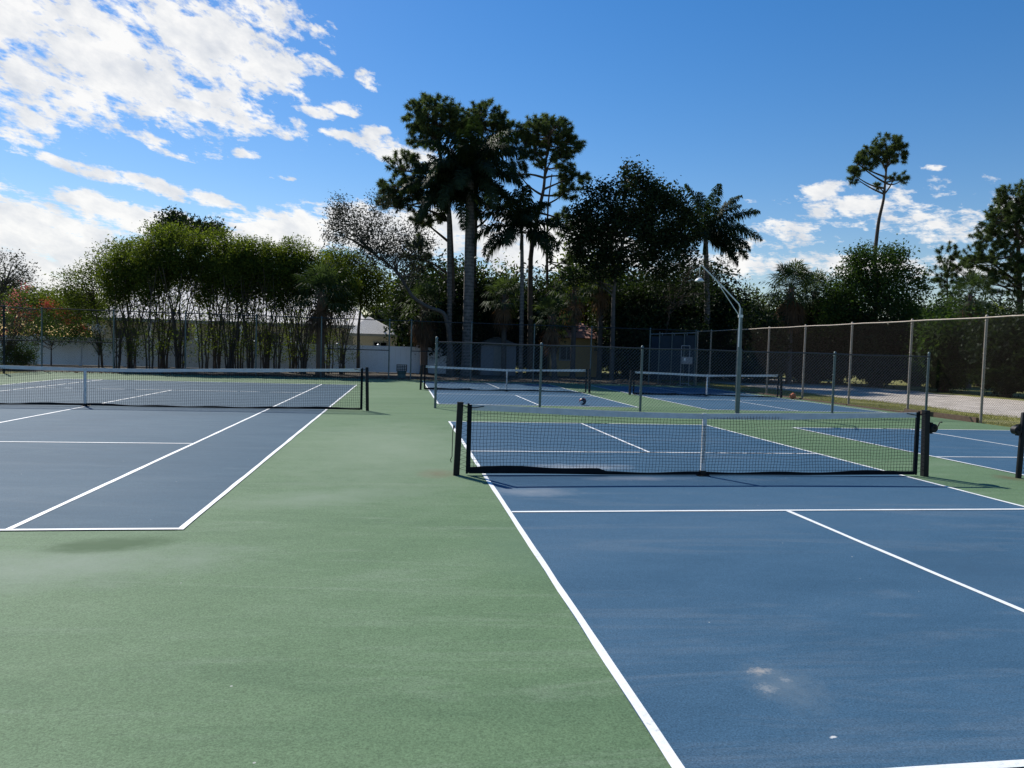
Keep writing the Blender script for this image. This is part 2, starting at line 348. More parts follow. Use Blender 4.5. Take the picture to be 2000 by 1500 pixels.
def tag(o, label=None, cat=None, group=None, kind=None):
    if label: o['label'] = label
    if cat: o['category'] = cat
    if group: o['group'] = group
    if kind: o['kind'] = kind
    return o
def thing(name, label, cat, loc=(0, 0, 0), group=None, rz=0):
    o = bpy.data.objects.new(name, None); COL.objects.link(o); o.location = tuple(map(float, loc)); o.rotation_euler = (0, 0, rz); o.empty_display_size = .2
    return tag(o, label, cat, group)
def copy_tree(o, parent=None):
    c = o.copy(); COL.objects.link(c); c.parent = parent
    for ch in list(o.children): copy_tree(ch, c)
    return c
def struct(name, mb, m): return tag(mb.build(name, m), kind='structure')

# ------------------------------------------------------------------ ground
g = MB(); g.add([(-900, -300, 0), (900, -300, 0), (900, 1200, 0), (-900, 1200, 0)], [(0, 1, 2, 3)]); struct('ground', g, M_ground)
g = MB(); g.add([(-24, 27.0, .006), (14.5, 27.0, .006), (14.5, 37.0, .006), (-24, 37.0, .006)], [(0, 1, 2, 3)]); struct('dirt_strip', g, M_dirt)
def strip(pl_, pr_, z):
    n = len(pl_); v = [(x, y, z) for x, y in pl_]+[(x, y, z) for x, y in pr_]
    return v, [(i, n+i, n+i+1, i+1) for i in range(n-1)]
rr = random.Random(4)
ys = [-14+1.2*i for i in range(48)]
gl = [(17.6+.25*math.sin(y*.9)+rr.uniform(-.22, .22), y) for y in ys]; grr = [(26.5+.3*math.sin(y*.5)+rr.uniform(-.3, .3), y) for y in ys]
g = MB(); v, f = strip(gl, grr, .008); g.add(v, f); struct('gravel_path', g, M_gravel)
g = MB(); g.add([(-17.4, -22, .014), (14.48, -22, .014), (14.48, 27.15, .014), (-17.4, 27.15, .014)], [(0, 1, 2, 3)])
struct('court_apron', g, M_green)

LW = .05
lrng = np.random.default_rng(5)
def paint(mb, x0, y0, x1, y1, f=lambda x, y, z: (x, y, z)):
    """a hand taped line: long edges waver by a few millimetres"""
    vert = (y1-y0) > (x1-x0); L0, L1, a, b = (y0, y1, x0, x1) if vert else (x0, x1, y0, y1)
    z = .022 if vert else .0235; n = max(2, int((L1-L0)/.22)); q = np.linspace(L0, L1, n+1)
    ja, jb = (np.convolve(lrng.normal(0, .0042, n+3), [.3, .4, .3], 'valid') for _ in range(2))
    V = []
    for i in range(n+1):
        for e in (a+ja[i], b+jb[i]): V.append(f(e, q[i], z) if vert else f(q[i], e, z))
    fc = [(2*i, 2*i+1, 2*i+3, 2*i+2) if vert else (2*i, 2*i+2, 2*i+3, 2*i+1) for i in range(n)]
    mb.add(V, fc)
def court(xl, xr, yc, hy, hk, xc, name):
    b = MB(); b.add([(xl-LW/2, yc-hy-LW/2, .018), (xr+LW/2, yc-hy-LW/2, .018), (xr+LW/2, yc+hy+LW/2, .018), (xl-LW/2, yc+hy+LW/2, .018)], [(0, 1, 2, 3)])
    struct(name+'_surface', b, M_blue)
    l = MB(); z = .022
    def rect(x0, y0, x1, y1): paint(l, x0, y0, x1, y1)
    h = LW/2
    for x in (xl, xr): rect(x-h, yc-hy-h, x+h, yc+hy+h)
    for y in (yc-hy, yc+hy, yc-hk, yc+hk): rect(xl+h, y-h, xr-h, y+h)
    for sgn in (-1, 1):
        y0, y1 = sorted((yc+sgn*(hk+h), yc+sgn*(hy-h))); rect(xc-h, y0, xc+h, y1)
    struct(name+'_lines', l, M_line)
court(0, 5.965, 0, 6.765, 2.15, 2.98, 'pickleball_court')
court(7.97, 13.95, -.25, 6.70, 2.13, 10.96, 'pickleball_court')
court(0.02, 6.0, 18.55, 6.8, 2.15, 3.0, 'pickleball_court')
court(8.02, 13.9, 18.1, 6.75, 2.15, 10.95, 'pickleball_court')
# tennis court, turned a hair against the others
TX, TY, TR = -2.876, 9.156, -0.0055
def TW(x, y, z): c, s_ = math.cos(TR), math.sin(TR); return (TX+c*x-s_*y, TY+s_*x+c*y, z)
def trect(mb, x0, y0, x1, y1, z): mb.add([TW(x0, y0, z), TW(x1, y0, z), TW(x1, y1, z), TW(x0, y1, z)], [(0, 1, 2, 3)])
b = MB(); trect(b, -10.995, -11.91, .025, 11.91, .018); struct('tennis_court_surface', b, M_bluet)
l = MB(); h = LW/2
for x in (0, -1.37, -9.6, -10.97): paint(l, x-h, -11.91 if x in (0, -10.97) else -11.86, x+h, 11.91 if x in (0, -10.97) else 11.86, TW)
for y in (-11.885, 11.885): paint(l, -10.945, y-h, -h, y+h, TW)
for y in (-6.4, 6.4): paint(l, -9.575, y-h, -1.395, y+h, TW)
paint(l, -5.51, -6.375, -5.46, 6.375, TW)
struct('tennis_court_lines', l, M_line)

# timber edging by the right fence
b = MB(); b.box((14.56, 9.95, .075), (.09, 2.9, .15))
tag(b.build('timber_edging', M_wood), 'low weathered timber board edging between two tall fence posts at the court edge', 'timber edging')
b = MB()
for k in range(5): b.box((14.56, 12.9+2.98*k, .03), (.07, 2.9, .06))
tag(b.build('edging_board', M_wood), 'long thin board along the foot of the tall fence beside the lawn', 'edging board')

# ------------------------------------------------------------------ nets
def netgrid(x0, x1, top, cell, r, seed, wob=.006, belly=.0):
    nx = int(round((x1-x0)/cell)); nz = int(round(max(top(x0), .9)/cell)); rng = np.random.default_rng(seed)
    X, Z = np.meshgrid(np.linspace(x0, x1, nx+1), np.linspace(0, 1, nz+1), indexing='ij')
    T = np.vectorize(top)(X); P = np.stack([X, np.zeros_like(X), .035+Z*(T-.035-.02)], -1)
    ph = rng.uniform(0, 6, 6)
    P[..., 0] += wob*(np.sin(X*3.1+Z*5+ph[0])+np.sin(X*7+Z*9+ph[1]))+rng.normal(0, wob*.35, X.shape)
    P[..., 2] += wob*(np.sin(X*4.3+Z*4+ph[2])+.7*np.sin(X*9+Z*3+ph[3]))*np.sin(np.pi*Z)+rng.normal(0, wob*.3, X.shape)
    P[..., 1] += .03*np.sin(X*1.3+ph[4])*np.sin(np.pi*Z)+belly*np.sin(np.pi*Z)
    m = MB()
    m.segs(P[:-1].reshape(-1, 3), P[1:].reshape(-1, 3), r); m.segs(P[:, :-1].reshape(-1, 3), P[:, 1:].reshape(-1, 3), r)
    return m
def ribbon(m, xs, lo, hi, th, yoff=0, ywob=0.0):
    """closed band: bottom lo(x), top hi(x), thickness th"""
    n = len(xs); V = []
    for x in xs:
        y = yoff+ywob*math.sin(x*2.1)
        V += [(x, y-th/2, lo(x)), (x, y+th/2, lo(x)), (x, y+th/2, hi(x)), (x, y-th/2, hi(x))]
    f = []
    for i in range(n-1):
        for k in range(4): f.append((4*i+k, 4*i+(k+1) % 4, 4*i+4+(k+1) % 4, 4*i+4+k))
    f += [(0, 1, 2, 3), (4*n-1, 4*n-2, 4*n-3, 4*n-4)]
    m.add(V, f)
def net_thing(kind, label, cat, loc, x0, x1, hp, hc, cap, crank=(), seed=1, sq=True, group=None, pr=.038, wob=.006, thread=.0025, taut=False):
    """x0, x1: net ends (local); posts stand .13 m outside them"""
    t = thing(kind, label, cat, loc, group)
    xm = (x0+x1)/2; hw = (x1-x0)/2
    def top(x): q = min(1, abs(x-xm)/hw); return hc+(hp-hc)*q**1.25
    netgrid(x0, x1, top, .0445, thread, seed, wob).build('net_mesh', M_net, t)
    xs = np.linspace(x0, x1, 60); rng = random.Random(seed); ph = rng.uniform(0, 6)
    m = MB(); ribbon(m, xs, lambda x: top(x)-.078+.006*math.sin(x*2.3+ph), lambda x: top(x)+.004*math.sin(x*1.7+ph), .012, 0, .004); m.build('headband', M_tape, t)
    m = MB(); ribbon(m, xs, lambda x: .012+.012*max(0, math.sin(x*1.1+ph)), lambda x: .05+.03*max(0, math.sin(x*1.1+ph))+(.035 if x < x0+1.8 else .0)+.01*math.sin(x*5), .02, 0, .01); m.build('bottom_band', M_net, t)
    for sx, xe in ((-1, x0), (1, x1)):
        m = MB(); m.box((xe+sx*.012, 0, .03+(hp-.03)/2), (.052, .03, hp-.03)); m.tube([(xe+sx*.03, 0, .02), (xe+sx*.03, 0, hp+.015)], .014, 8); m.build('side_band', M_net, t)
        px = xe+sx*.165; lean = -sx*.03
        m = MB()
        if sq:
            V = []
            for z, o in ((0, 0), (hp+.03, lean)):
                V += [(px+o-pr, -pr, z), (px+o+pr, -pr, z), (px+o+pr, pr, z), (px+o-pr, pr, z)]
            m.add(V, [(0, 3, 2, 1), (4, 5, 6, 7), (0, 1, 5, 4), (1, 2, 6, 5), (2, 3, 7, 6), (3, 0, 4, 7)])
        else: m.tube([(px, 0, 0), (px+lean*.5, 0, hp/2), (px+lean, 0, hp+.02), (px+lean, 0, hp+.035)], [pr, pr, pr, pr*.75], 16)
        po = m.build('post', M_black, t)
        # lacing between post and side band
        m = MB(); zs = np.linspace(.06, hp-.04, 15); A = []; B = []
        for i, z in enumerate(zs):
            pa = (xe+sx*.03, -.014, z); pb = (px-sx*pr*.9, -.03, z+.03); A.append(pa); B.append(pb)
            if i < len(zs)-1: A.append(pb); B.append((xe+sx*.03, -.014, zs[i+1]))
        m.segs(A, B, .0022); m.build('lacing', M_net, t)
        m = MB(); m.tube([(px-sx*.05, -.04, hp-.012), (xe-sx*.04, -.02, hp-.04), (xe-sx*.17, -.016, hp-.018)], .006, 6); m.build('top_cord', M_net, t)
        if sx in crank:
            m = MB(); a = np.linspace(0, 2*np.pi, 20, endpoint=False); cx = px+sx*(pr+.045)
            prof = [(.0, -.055), (.05, -.055), (.062, -.04), (.062, .04), (.05, .055), (0, .055)]
            V = np.array([[cx+r_*math.cos(q)*.95, y_, hp-.22+r_*math.sin(q)] for (r_, y_) in prof for q in a])
            m.add(V, [(i*20+j, i*20+(j+1) % 20, (i+1)*20+(j+1) % 20, (i+1)*20+j) for i in range(5) for j in range(20)])
            m.box((px+sx*(pr+.012), 0, hp-.22), (.03, .07, .16))
            rl = m.build('winch', M_black, po)
            m = MB(); m.tube([(cx, -.06, hp-.22), (cx+sx*.01, -.085, hp-.20), (cx+sx*.045, -.085, hp-.13), (cx+sx*.05, -.12, hp-.125)], [.008, .008, .008, .011], 8)
            m.build('crank_handle', M_black, po)
        elif kind == 'pickleball_net' and sx == -1 and crank:
            m = MB(); m.tube([(px-pr-.006, -.01, hp-.30), (px-pr-.02, -.01, hp-.34), (px-pr-.022, -.01, .24), (px-pr-.04, -.01, .2), (px-pr-.03, -.012, .165)], .0055, 6)
            m.box((px-pr-.008, -.01, hp-.29), (.02, .03, .04)); m.build('hanging_cord', M_net, t)
    m = MB(); ribbon(m, [xm-.028, xm+.028], lambda x: .07, lambda x: top(x)+.006, .03); m.box((xm, -.018, hc*.42), (.064, .012, .02))
    st = m.build('centre_strap', M_tape, t)
    m = MB(); m.box((xm, 0, .035), (.075, .07, .07)); m.box((xm, 0, .008), (.16, .16, .016)); m.build('strap_anchor', M_black, st)
    return t
ZC = .014
net_thing('pickleball_net', 'nearest sagging pickleball net with white centre strap on the close blue court', 'net', (0, 0, ZC), -.20, 6.12, .91, .84, None, crank=(1,), seed=3, group='pickleball nets')
net_thing('pickleball_net', 'net at the right edge of which only a black post with its winch shows', 'net', (8.0, -.13, ZC), -.16, 6.12, .91, .84, None, crank=(-1,), seed=4, group='pickleball nets', sq=False)
net_thing('pickleball_net', 'pickleball net behind the low fence with its left post beside the open green strip', 'net', (0.0, 18.7, ZC), -.13, 6.15, .93, .86, None, seed=5, group='pickleball nets')
net_thing('pickleball_net', 'pickleball net behind the low fence near the orange ball', 'net', (8.0, 18.15, ZC), -.05, 5.95, .93, .86, None, seed=6, group='pickleball nets')
net_thing('tennis_net', 'long full width tennis net on the left blue court', 'net', (-8.36, 9.2, ZC), -6.4, 6.32, 1.05, .90, None, seed=7, sq=False, pr=.04, wob=.003, thread=.0032)

# ------------------------------------------------------------------ chain link
def clip_diag(w, z0, z1, s, fams=(1, -1)):
    """diagonal wires clipped to [0,w]x[z0,z1], split in short pieces"""
    A = []; B = []; h_ = z1-z0
    for sg in fams:
        c = -h_ if sg == 1 else 0
        cc = np.arange(-h_, w, s) if sg == 1 else np.arange(0, w+h_, s)
        for c in cc:
            if sg == 1: xa, xb = max(0, c), min(w, c+h_); za, zb = xa-c, xb-c
            else: xa, xb = max(0, c-h_), min(w, c); za, zb = c-xa, c-xb
            if xb-xa < .01: continue
            k = max(1, int((xb-xa)/.45)); xs = np.linspace(xa, xb, k+1); zs = np.linspace(za, zb, k+1)+z0
            off = .002*sg
            for i in range(k): A.append((xs[i], off, zs[i])); B.append((xs[i+1], off, zs[i+1]))
    return np.array(A), np.array(B)
def fence(name, label, p0, p1, posts, H, mat_post, mat_wire, mat_rail, rad=.03, wr=.0017, s=.0707, rail=True, midrail=(), group=None, zbot=.04, end_tall=0, railr=.021, gap=None, wr2=None):
    p0 = np.array(p0, float); p1 = np.array(p1, float); D = p1-p0; L = np.linalg.norm(D); D /= L
    t = thing(name, label, 'fence', (p0[0], p0[1], 0), group, math.atan2(D[1], D[0]))
    for i, q in enumerate(posts):
        m = MB(); hh = H + (end_tall if i in (0, len(posts)-1) else .02)
        m.tube([(q, .03, 0), (q, .03, hh)], rad, 12)
        m.lathe([(rad*1.12, hh-.01), (rad*1.15, hh+.02), (rad*.7, hh+.05), (0.001, hh+.06)], (q, .03, 0), 12)
        for z in (H*.97, H*.66, H*.33): m.lathe([(rad*1.02, z-.012), (rad*1.2, z-.01), (rad*1.2, z+.01), (rad*1.02, z+.012)], (q, .03, 0), 12)
        m.build('post', mat_post, t)
    spans = [(0, L)] if gap is None else [(0, gap[0]), (gap[1], L)]
    m = MB()
    for a, b_ in spans:
        for fam, w_ in ((1, wr), (-1, wr2 or wr)):
            A, B = clip_diag(b_-a, zbot, H-.02, s, (fam,)); A[:, 0] += a; B[:, 0] += a; m.segs(A, B, w_)
        k = int((b_-a)/.5); xs = np.linspace(a, b_, k+1)
        m.segs([(x, 0, zbot) for x in xs[:-1]], [(x, 0, zbot) for x in xs[1:]], wr*1.3)
    m.build('chain_link', mat_wire, t)
    m = MB(); k = max(2, int(L/1.0)); xs = np.linspace(0, L, k+1)
    m.tube([(x, .0, H+.008*math.sin(x*1.9)) for x in xs], railr, 8); m.build('top_rail', mat_rail, t)
    for (a, b_, z) in midrail:
        m = MB(); m.tube([(a, .02, z), (b_, .02, z)], railr, 8); m.build('middle_rail', mat_rail, t)
    return t
fence('chain_link_fence', 'low chain link fence with black top wire between the near and far courts', (-.14, 10.3), (14.43, 10.3), [0, 2.85, 5.71, 8.63, 11.54, 14.57], 1.78,
      M_galvg, M_wire, M_dark, rad=.034, wr=.0040, wr2=.0015, s=.094, end_tall=.09, railr=.019, group='chain link fences')  # one diagonal made thicker to imitate sun catching that wire direction
bx = [-17.7, -14.55, -11.32, -8.05, -4.95, -1.63, -.54, 2.5, 5.76, 8.8, 12.0, 14.55]
fence('chain_link_fence', 'tall chain link fence across the back in front of the hedge and palms', (-17.7, 28), (14.55, 28), [x+17.7 for x in bx], 2.93,
      M_galvg, M_wirer, M_darkpost, rad=.035, wr=.0016, midrail=[(0, 3.15, 1.42), (13.0, 16.07, 1.42), (17.16, 19.6, 1.42)], gap=(16.07, 17.16), group='chain link fences')
ry = [28-2.98*k for k in range(0, 7)]+[8.43, 5.45, 2.5, -.5]
ry = [27.9, 26.2, 23.2, 20.25, 17.4, 14.4, 11.35, 8.43, 5.45, 2.5, -.5]
fence('chain_link_fence', 'tall chain link fence with rusty rails along the right side by the gravel', (14.57, 27.9), (14.57, -.5), [27.9-y for y in ry], 2.88,
      M_rusty, M_wirer, M_rusty, rad=.036, wr=.0019, group='chain link fences')
fence('chain_link_fence', 'tall dark chain link fence along the far left side, running to the back corner', (-17.72, 9.8), (-17.72, 27.8), [0, 3, 6, 9, 12, 15], 2.85,
      M_darkpost, M_wirer, M_darkpost, rad=.04, wr=.0016, midrail=[(15, 17.9, 1.42), (12, 15, 1.42)], group='chain link fences')

# white vinyl fence
t = thing('vinyl_fence', 'white vinyl privacy fence behind the hedge trunks at the back left', 'fence', (-24, 36, 0))
k = 0; x = 0.
while x < 25.5:
    m = MB(); m.box((x, 0, .84), (.13, .13, 1.68)); m.lathe([(.10, 1.68), (.095, 1.70), (.001, 1.76)], (x, 0, 0), 4); m.build('post', M_vinyl, t)
    m = MB(); w = 2.28; m.box((x+1.2, 0, .10), (w, .05, .14)); m.box((x+1.2, 0, 1.56), (w, .05, .14))
    for j in range(7): m.box((x+.22+j*.3265, 0, .83), (.322, .028, 1.32))
    m.build('panel', M_vinyl, t)
    x += 2.4
# ------------------------------------------------------------------ lamp post
t = thing('lamp_post', 'tall galvanised lamp post with an angled arm and hanging shade over the low fence', 'lamp post', (8.33, 10.08, 0))
m = MB(); m.tube([(0, 0, 0), (0, 0, 1.5), (-.02, 0, 2.98)], [.062, .058, .05], 14); m.lathe([(.066, .0), (.07, .03), (.062, .04)], (0, 0, 0), 14); m.build('pole', M_galvg, t)
m = MB(); m.tube([(-.055, -.03, 1.9), (-.055, -.03, 3.0), (-.10, -.03, 3.1), (-.6, -.03, 3.56), (-1.22, -.03, 4.10), (-1.27, -.03, 4.13)], .018, 8); m.build('arm', M_bright, t)
m = MB(); m.tube([(-.06, -.03, 2.76), (-.12, -.03, 2.83), (-.78, -.03, 3.70)], .012, 8); m.lathe([(.066, 2.72), (.07, 2.76), (.066, 2.80)], (-.02, 0, 0), 14); m.build('brace', M_bright, t)
m = MB(); m.tube([(-1.25, -.03, 4.12), (-1.285, -.03, 4.11), (-1.29, -.03, 4.05), (-1.29, -.03, 3.76)], .011, 8); m.build('hanging_rod', M_bright, t)
m = MB(); m.lathe([(.02, 3.78), (.05, 3.765), (.095, 3.735), (.125, 3.69), (.128, 3.672), (.118, 3.69), (.09, 3.725), (.04, 3.75), (.001, 3.755)], (-1.29, -.03, 0), 20); sh = m.build('lamp_shade', M_bright, t, True)
m = MB(); m.lathe([(.001, 3.73), (.02, 3.72), (.032, 3.68), (.028, 3.65), (.001, 3.635)], (-1.29, -.03, 0), 12); m.build('bulb', M_grey, sh, True)

# ------------------------------------------------------------------ balls
def uvball(r, mat, seams, n=24):
    m = MB(); a = np.linspace(0, math.pi, n+1); m.lathe([(max(1e-4, r*math.sin(q)), -r*math.cos(q)) for q in a], (0, 0, 0), 32); return m
t = thing('basketball', 'small orange basketball on the ground beside the far right net post', 'ball', (14.22, 17.45, .137))
uvball(.121, 0, 0).build('cover', M_orange, t, True)
m = MB(); a = np.linspace(0, 2*math.pi, 33)
m.tube([(.122*math.cos(q), .122*math.sin(q), 0) for q in a], .0028, 5, False); m.tube([(.122*math.cos(q), 0, .122*math.sin(q)) for q in a], .0028, 5, False)
for sg in (-1, 1): m.tube([(sg*(.062+.03*abs(math.sin(q))), .105*math.cos(q), .1*math.sin(q)) for q in a], .0028, 5, False)
m.build('seam', M_ballline, t)
def soccer_mat():
    mm, tt, p = newmat('panelled_ball_cover'); o = N(tt, 'ShaderNodeTexCoord').outputs['Object']
    v = N(tt, 'ShaderNodeTexVoronoi'); v.inputs['Scale'].default_value = 13; tt.links.new(o, v.inputs[0])
    s_ = N(tt, 'ShaderNodeSeparateColor'); tt.links.new(v.outputs['Color'], s_.inputs[0])
    c = ramp(tt, s_.outputs[0], [(.0, (.012, .012, .02)), (.55, (.30, .03, .03)), (.72, (.62, .65, .68))])
    [n for n in tt.nodes if n.type == 'VALTORGB'][0].color_ramp.interpolation = 'CONSTANT'; tt.links.new(c, p.inputs['Base Color']); p.inputs['Roughness'].default_value = .4; return mm
o = uvball(.11, 0, 0).build('football', soccer_mat(), None, True); o.location = (4.43, 12.35, .128); o.rotation_euler = (.5, .3, 1)
tag(o, 'dark football with red and white patches lying on the blue court behind the low fence', 'ball')

# black crate on a green stand by the gap in the back fence
t = thing('plastic_crate', 'black lattice crate on a squat green base in the gap of the back fence', 'crate', (-.98, 29.0, 0))
m = MB(); w, hh, z0 = .52, .34, .36
for sx in (-1, 1):
    for j in range(6): m.box((-w/2+.02+j*(w-.04)/5, sx*.17, z0+hh/2), (.028, .015, hh))
    for j in range(5): m.box((0, sx*.172, z0+.015+j*(hh-.03)/4), (w, .013, .026))
    for j in range(4): m.box((sx*w/2, -.15+j*.1, z0+hh/2), (.015, .028, hh))
    for j in range(5): m.box((sx*(w/2+.002), 0, z0+.015+j*(hh-.03)/4), (.013, .34, .026))
m.box((0, 0, z0+.01), (w-.02, .32, .02)); m.build('lattice', M_black, t)
m = MB(); m.lathe([(.19, 0), (.22, .02), (.21, .2), (.24, .32), (.23, .36), (.001, .36)], (0, 0, 0), 14); m.build('stand', simple('faded_green_plastic', (.05, .10, .09), (.08, .13, .12)), t)

# blue screened cage with a metal frame in the back right corner
t = thing('screened_cage', 'dark blue screened cage standing in the back right corner of the fence', 'cage', (13.75, 28.5, 0))
for x_ in (-1.05, -.35, .35, 1.1):
    for y_ in (0, 1.5):
        m = MB(); m.tube([(x_, y_, 0), (x_, y_, 2.82)], .03, 10); m.build('post', M_galvg, t)
m = MB(); m.tube([(-1.05, 0, 2.72), (1.1, 0, 2.84)], .02, 8); m.tube([(-1.05, 1.5, 2.72), (1.1, 1.5, 2.84)], .02, 8); m.build('top_rail', M_galv, t)
for x0_, x1_ in ((-1.02, -.38), (-.32, .32), (.38, 1.07)):
    m = MB(); xs = np.linspace(x0_, x1_, 9); ribbon(m, xs, lambda x: .25, lambda x: 2.66+.04*x, .008, .08, .02); m.build('screen', M_screen, t)
m = MB(); ribbon(m, np.linspace(-1.0, 1.05, 20), lambda x: .2, lambda x: 2.6, .008, 1.45, .03); m.build('screen', M_screen, t)
t = thing('equipment_stand', 'pale metal upright frame carrying a small grey box in front of the blue cage', 'stand', (13.75, 27.4, 0))
m = MB()
for sx in (-.23, .23): m.tube([(sx, 0, 0), (sx, 0, 2.1)], .022, 8)
m.tube([(-.23, 0, 2.1), (.23, 0, 2.1)], .022, 8); m.tube([(-.23, 0, .12), (.23, 0, .12)], .02, 8); m.box((-.23, 0, .02), (.1, .5, .03)); m.box((.23, 0, .02), (.1, .5, .03))
m.build('frame', M_grey, t)
m = MB(); m.box((.07, -.06, 1.33), (.56, .1, .38)); m.box((.07, -.115, 1.33), (.5, .012, .32)); bo = m.build('box', M_grey, t)
m = MB(); m.box((-.08, -.13, 1.38), (.09, .02, .16)); m.build('label_plate', M_bright, bo)

# ------------------------------------------------------------------ houses
def hip_roof(m, x0, x1, y0, y1, z, h_, over=.5, ridge=None):
    x0 -= over; x1 += over; y0 -= over; y1 += over; ym = (y0+y1)/2; d = (y1-y0)/2
    ra, rb = ridge if ridge else (x0+d*.85, x1-d*.85)
    m.add([(x0, y0, z), (x1, y0, z), (x1, y1, z), (x0, y1, z), (ra, ym, z+h_), (rb, ym, z+h_)], [(0, 1, 5, 4), (2, 3, 4, 5), (1, 2, 5, 5), (3, 0, 4, 4), (0, 3, 2, 1)])
def window(par, x, y, z, w, h_):
    m = MB()
    for sx in (-1, 1): m.box((x+sx*w/2, y, z), (.08, .08, h_+.08))
    for sz in (-1, 1): m.box((x, y, z+sz*h_/2), (w-.08, .08, .08))
    m.box((x, y, z), (.05, .06, h_-.08)); fr = m.build('window', M_fascia, par)
    m = MB(); m.box((x, y+.03, z), (w-.06, .02, h_-.06)); m.build('pane', M_glass, fr)
t = thing('house', 'beige house with a wide white metal roof seen through the hedge', 'house', (0, 0, 0))
m = MB(); m.box((-13.0, 58.5, 1.5), (18.4, 26, 3.0)); m.build('wall', M_wallb, t)
m = MB(); hip_roof(m, -22.2, -3.8, 45.5, 71.5, 3.05, 4.3, .6, (-17.6, -7.4)); rf = m.build('roof', M_roofw, t)
m = MB()
for i in range(46):
    xx = -22.6+i*.43
    if xx > -3.4: break
    ztop = 3.05+3.1*min(1, max(.06, (xx+22.8)/4.6), max(.06, (-3.2-xx)/4.0)); q = (ztop-3.05)/3.1
    A = [(xx, 44.9, 3.075)]; B = [(xx+(0.0), 44.9+q*13.6, 3.075+q*4.3)]
    m.segs(A, B, .02)
m.build('roof_seams', M_roofw, rf)
m = MB(); m.box((-13.0, 44.86, 2.93), (19.7, .06, .22)); m.build('fascia', M_fascia, t)
for xx in (-20, -16.5, -10.5, -7): window(t, xx, 45.46, 1.7, 1.5, 1.3)
m = MB(); m.box((-13.4, 45.44, 1.1), (1.0, .06, 2.1)); d_ = m.build('door', M_fascia, t); m = MB(); m.box((-13.02, 45.38, 1.05), (.05, .05, .12)); m.build('handle', M_galv, d_)
for xx in (-18.3, -15.2, -12.2, -8.8):
    m = MB(); m.box((xx, 45.0, 1.4), (.22, .22, 2.8)); m.build('porch_column', M_bright, t)
t = thing('pavilion', 'small beige outbuilding with a pale hipped roof beside the gap in the fence', 'outbuilding', (0, 0, 0))
m = MB(); m.box((-2.75, 42.6, 1.2), (2.9, 3.6, 2.36)); m.build('wall', M_wallb, t)
m = MB(); x0_, x1_, y0_, y1_ = -4.6, -.85, 40.4, 44.8
m.add([(x0_, y0_, 2.42), (x1_, y0_, 2.42), (x1_, y1_, 2.42), (x0_, y1_, 2.42), (-3.3, 42.2, 3.62), (-3.2, 43.0, 3.62)], [(0, 1, 4, 4), (1, 2, 5, 4), (2, 3, 5, 5), (3, 0, 4, 5), (0, 3, 2, 1)])
m.build('roof', M_roofw, t)
m = MB(); m.box((-2.72, 40.38, 2.33), (3.75, .05, .16)); m.build('fascia', M_fascia, t)
window(t, -2.4, 40.78, 1.5, .9, .8)
t = thing('bungalow', 'ochre bungalow with a salmon tiled roof half hidden behind palms', 'house', (0, 0, 0))
m = MB(); m.box((10.2, 40.2, 1.25), (3.4, 6, 2.5)); m.build('wall', M_wally, t)
m = MB(); hip_roof(m, 8.5, 11.9, 37.2, 43.2, 2.52, 1.5, .45, (9.9, 10.5)); m.build('roof', M_roofp, t)
window(t, 9.6, 37.16, 1.5, .9, .9)
t = thing('garden_shed', 'grey roofed shed half hidden behind the trunks left of centre', 'shed', (0, 0, 0))
m = MB(); m.box((5.0, 37.2, .95), (2.2, 2.4, 1.9)); m.build('wall', simple('blue_grey_boards', (.20, .23, .27), (.15, .17, .2)), t)
m = MB(); hip_roof(m, 3.9, 6.1, 36.0, 38.4, 1.92, .5, .25); m.build('roof', M_roofg, t)
m = MB(); m.box((5.1, 35.97, .9), (.8, .05, 1.7)); d_ = m.build('door', M_fascia, t); m = MB(); m.box((5.42, 35.93, .9), (.05, .05, .12)); m.build('handle', M_galv, d_)

# ------------------------------------------------------------------ vegetation
def bez(p0, p1, p2, n=7):
    tt = np.linspace(0, 1, n)[:, None]; return (1-tt)**2*p0 + 2*tt*(1-tt)*p1 + tt**2*p2
def blob_pts(n, c, r, rng, shell=.55):
    d = rng.normal(size=(n, 3)); d /= np.linalg.norm(d, axis=1, keepdims=True)
    q = rng.uniform(shell**3, 1, (n, 1))**(1/3.)
    return np.array(c)+d*q*np.array(r)
def px2blob(u, v, ru, rv, Y, o, dep=.8):
    """photo ellipse at distance Y -> centre (relative to o) and radii"""
    c = at(u, v, Y); k = np.linalg.norm(c-CAM)/F*.97
    return c-o, (ru*k, ru*k*dep, rv*k)
def clump_leaves(m, centers, per, spread, size, rng, **kw):
    n = len(centers); P = np.repeat(centers, per, 0)+rng.normal(size=(n*per, 3))*spread
    tint = np.clip(np.repeat(rng.uniform(.1, .8, n), per)+rng.normal(0, .18, n*per), 0, 1)
    m.leaves(P, size, rng, tint=tint, **kw)
def tuft_needles(m, C, per, L, rng, w=.017, up=.35):
    n = len(C); P = np.repeat(C, per, 0); D = rng.normal(size=(n*per, 3)); D[:, 2] += up; D /= np.linalg.norm(D, axis=1, keepdims=True)
    ax = np.cross(D, rng.normal(size=D.shape)); ax /= np.linalg.norm(ax, axis=1, keepdims=True)
    LL = L*rng.uniform(.7, 1.15, (n*per, 1)); a = P+ax*w; b = P-ax*w; c = P+D*LL+np.array([0, 0, -.15])*LL
    tint = np.clip(np.repeat(rng.uniform(0, .8, n), per)+rng.normal(0, .15, n*per), 0, 1)
    m.add(np.stack([a, b, c, c], 1)[:, :3].reshape(-1, 3), np.arange(3*n*per).reshape(-1, 3), np.repeat(tint, 3))

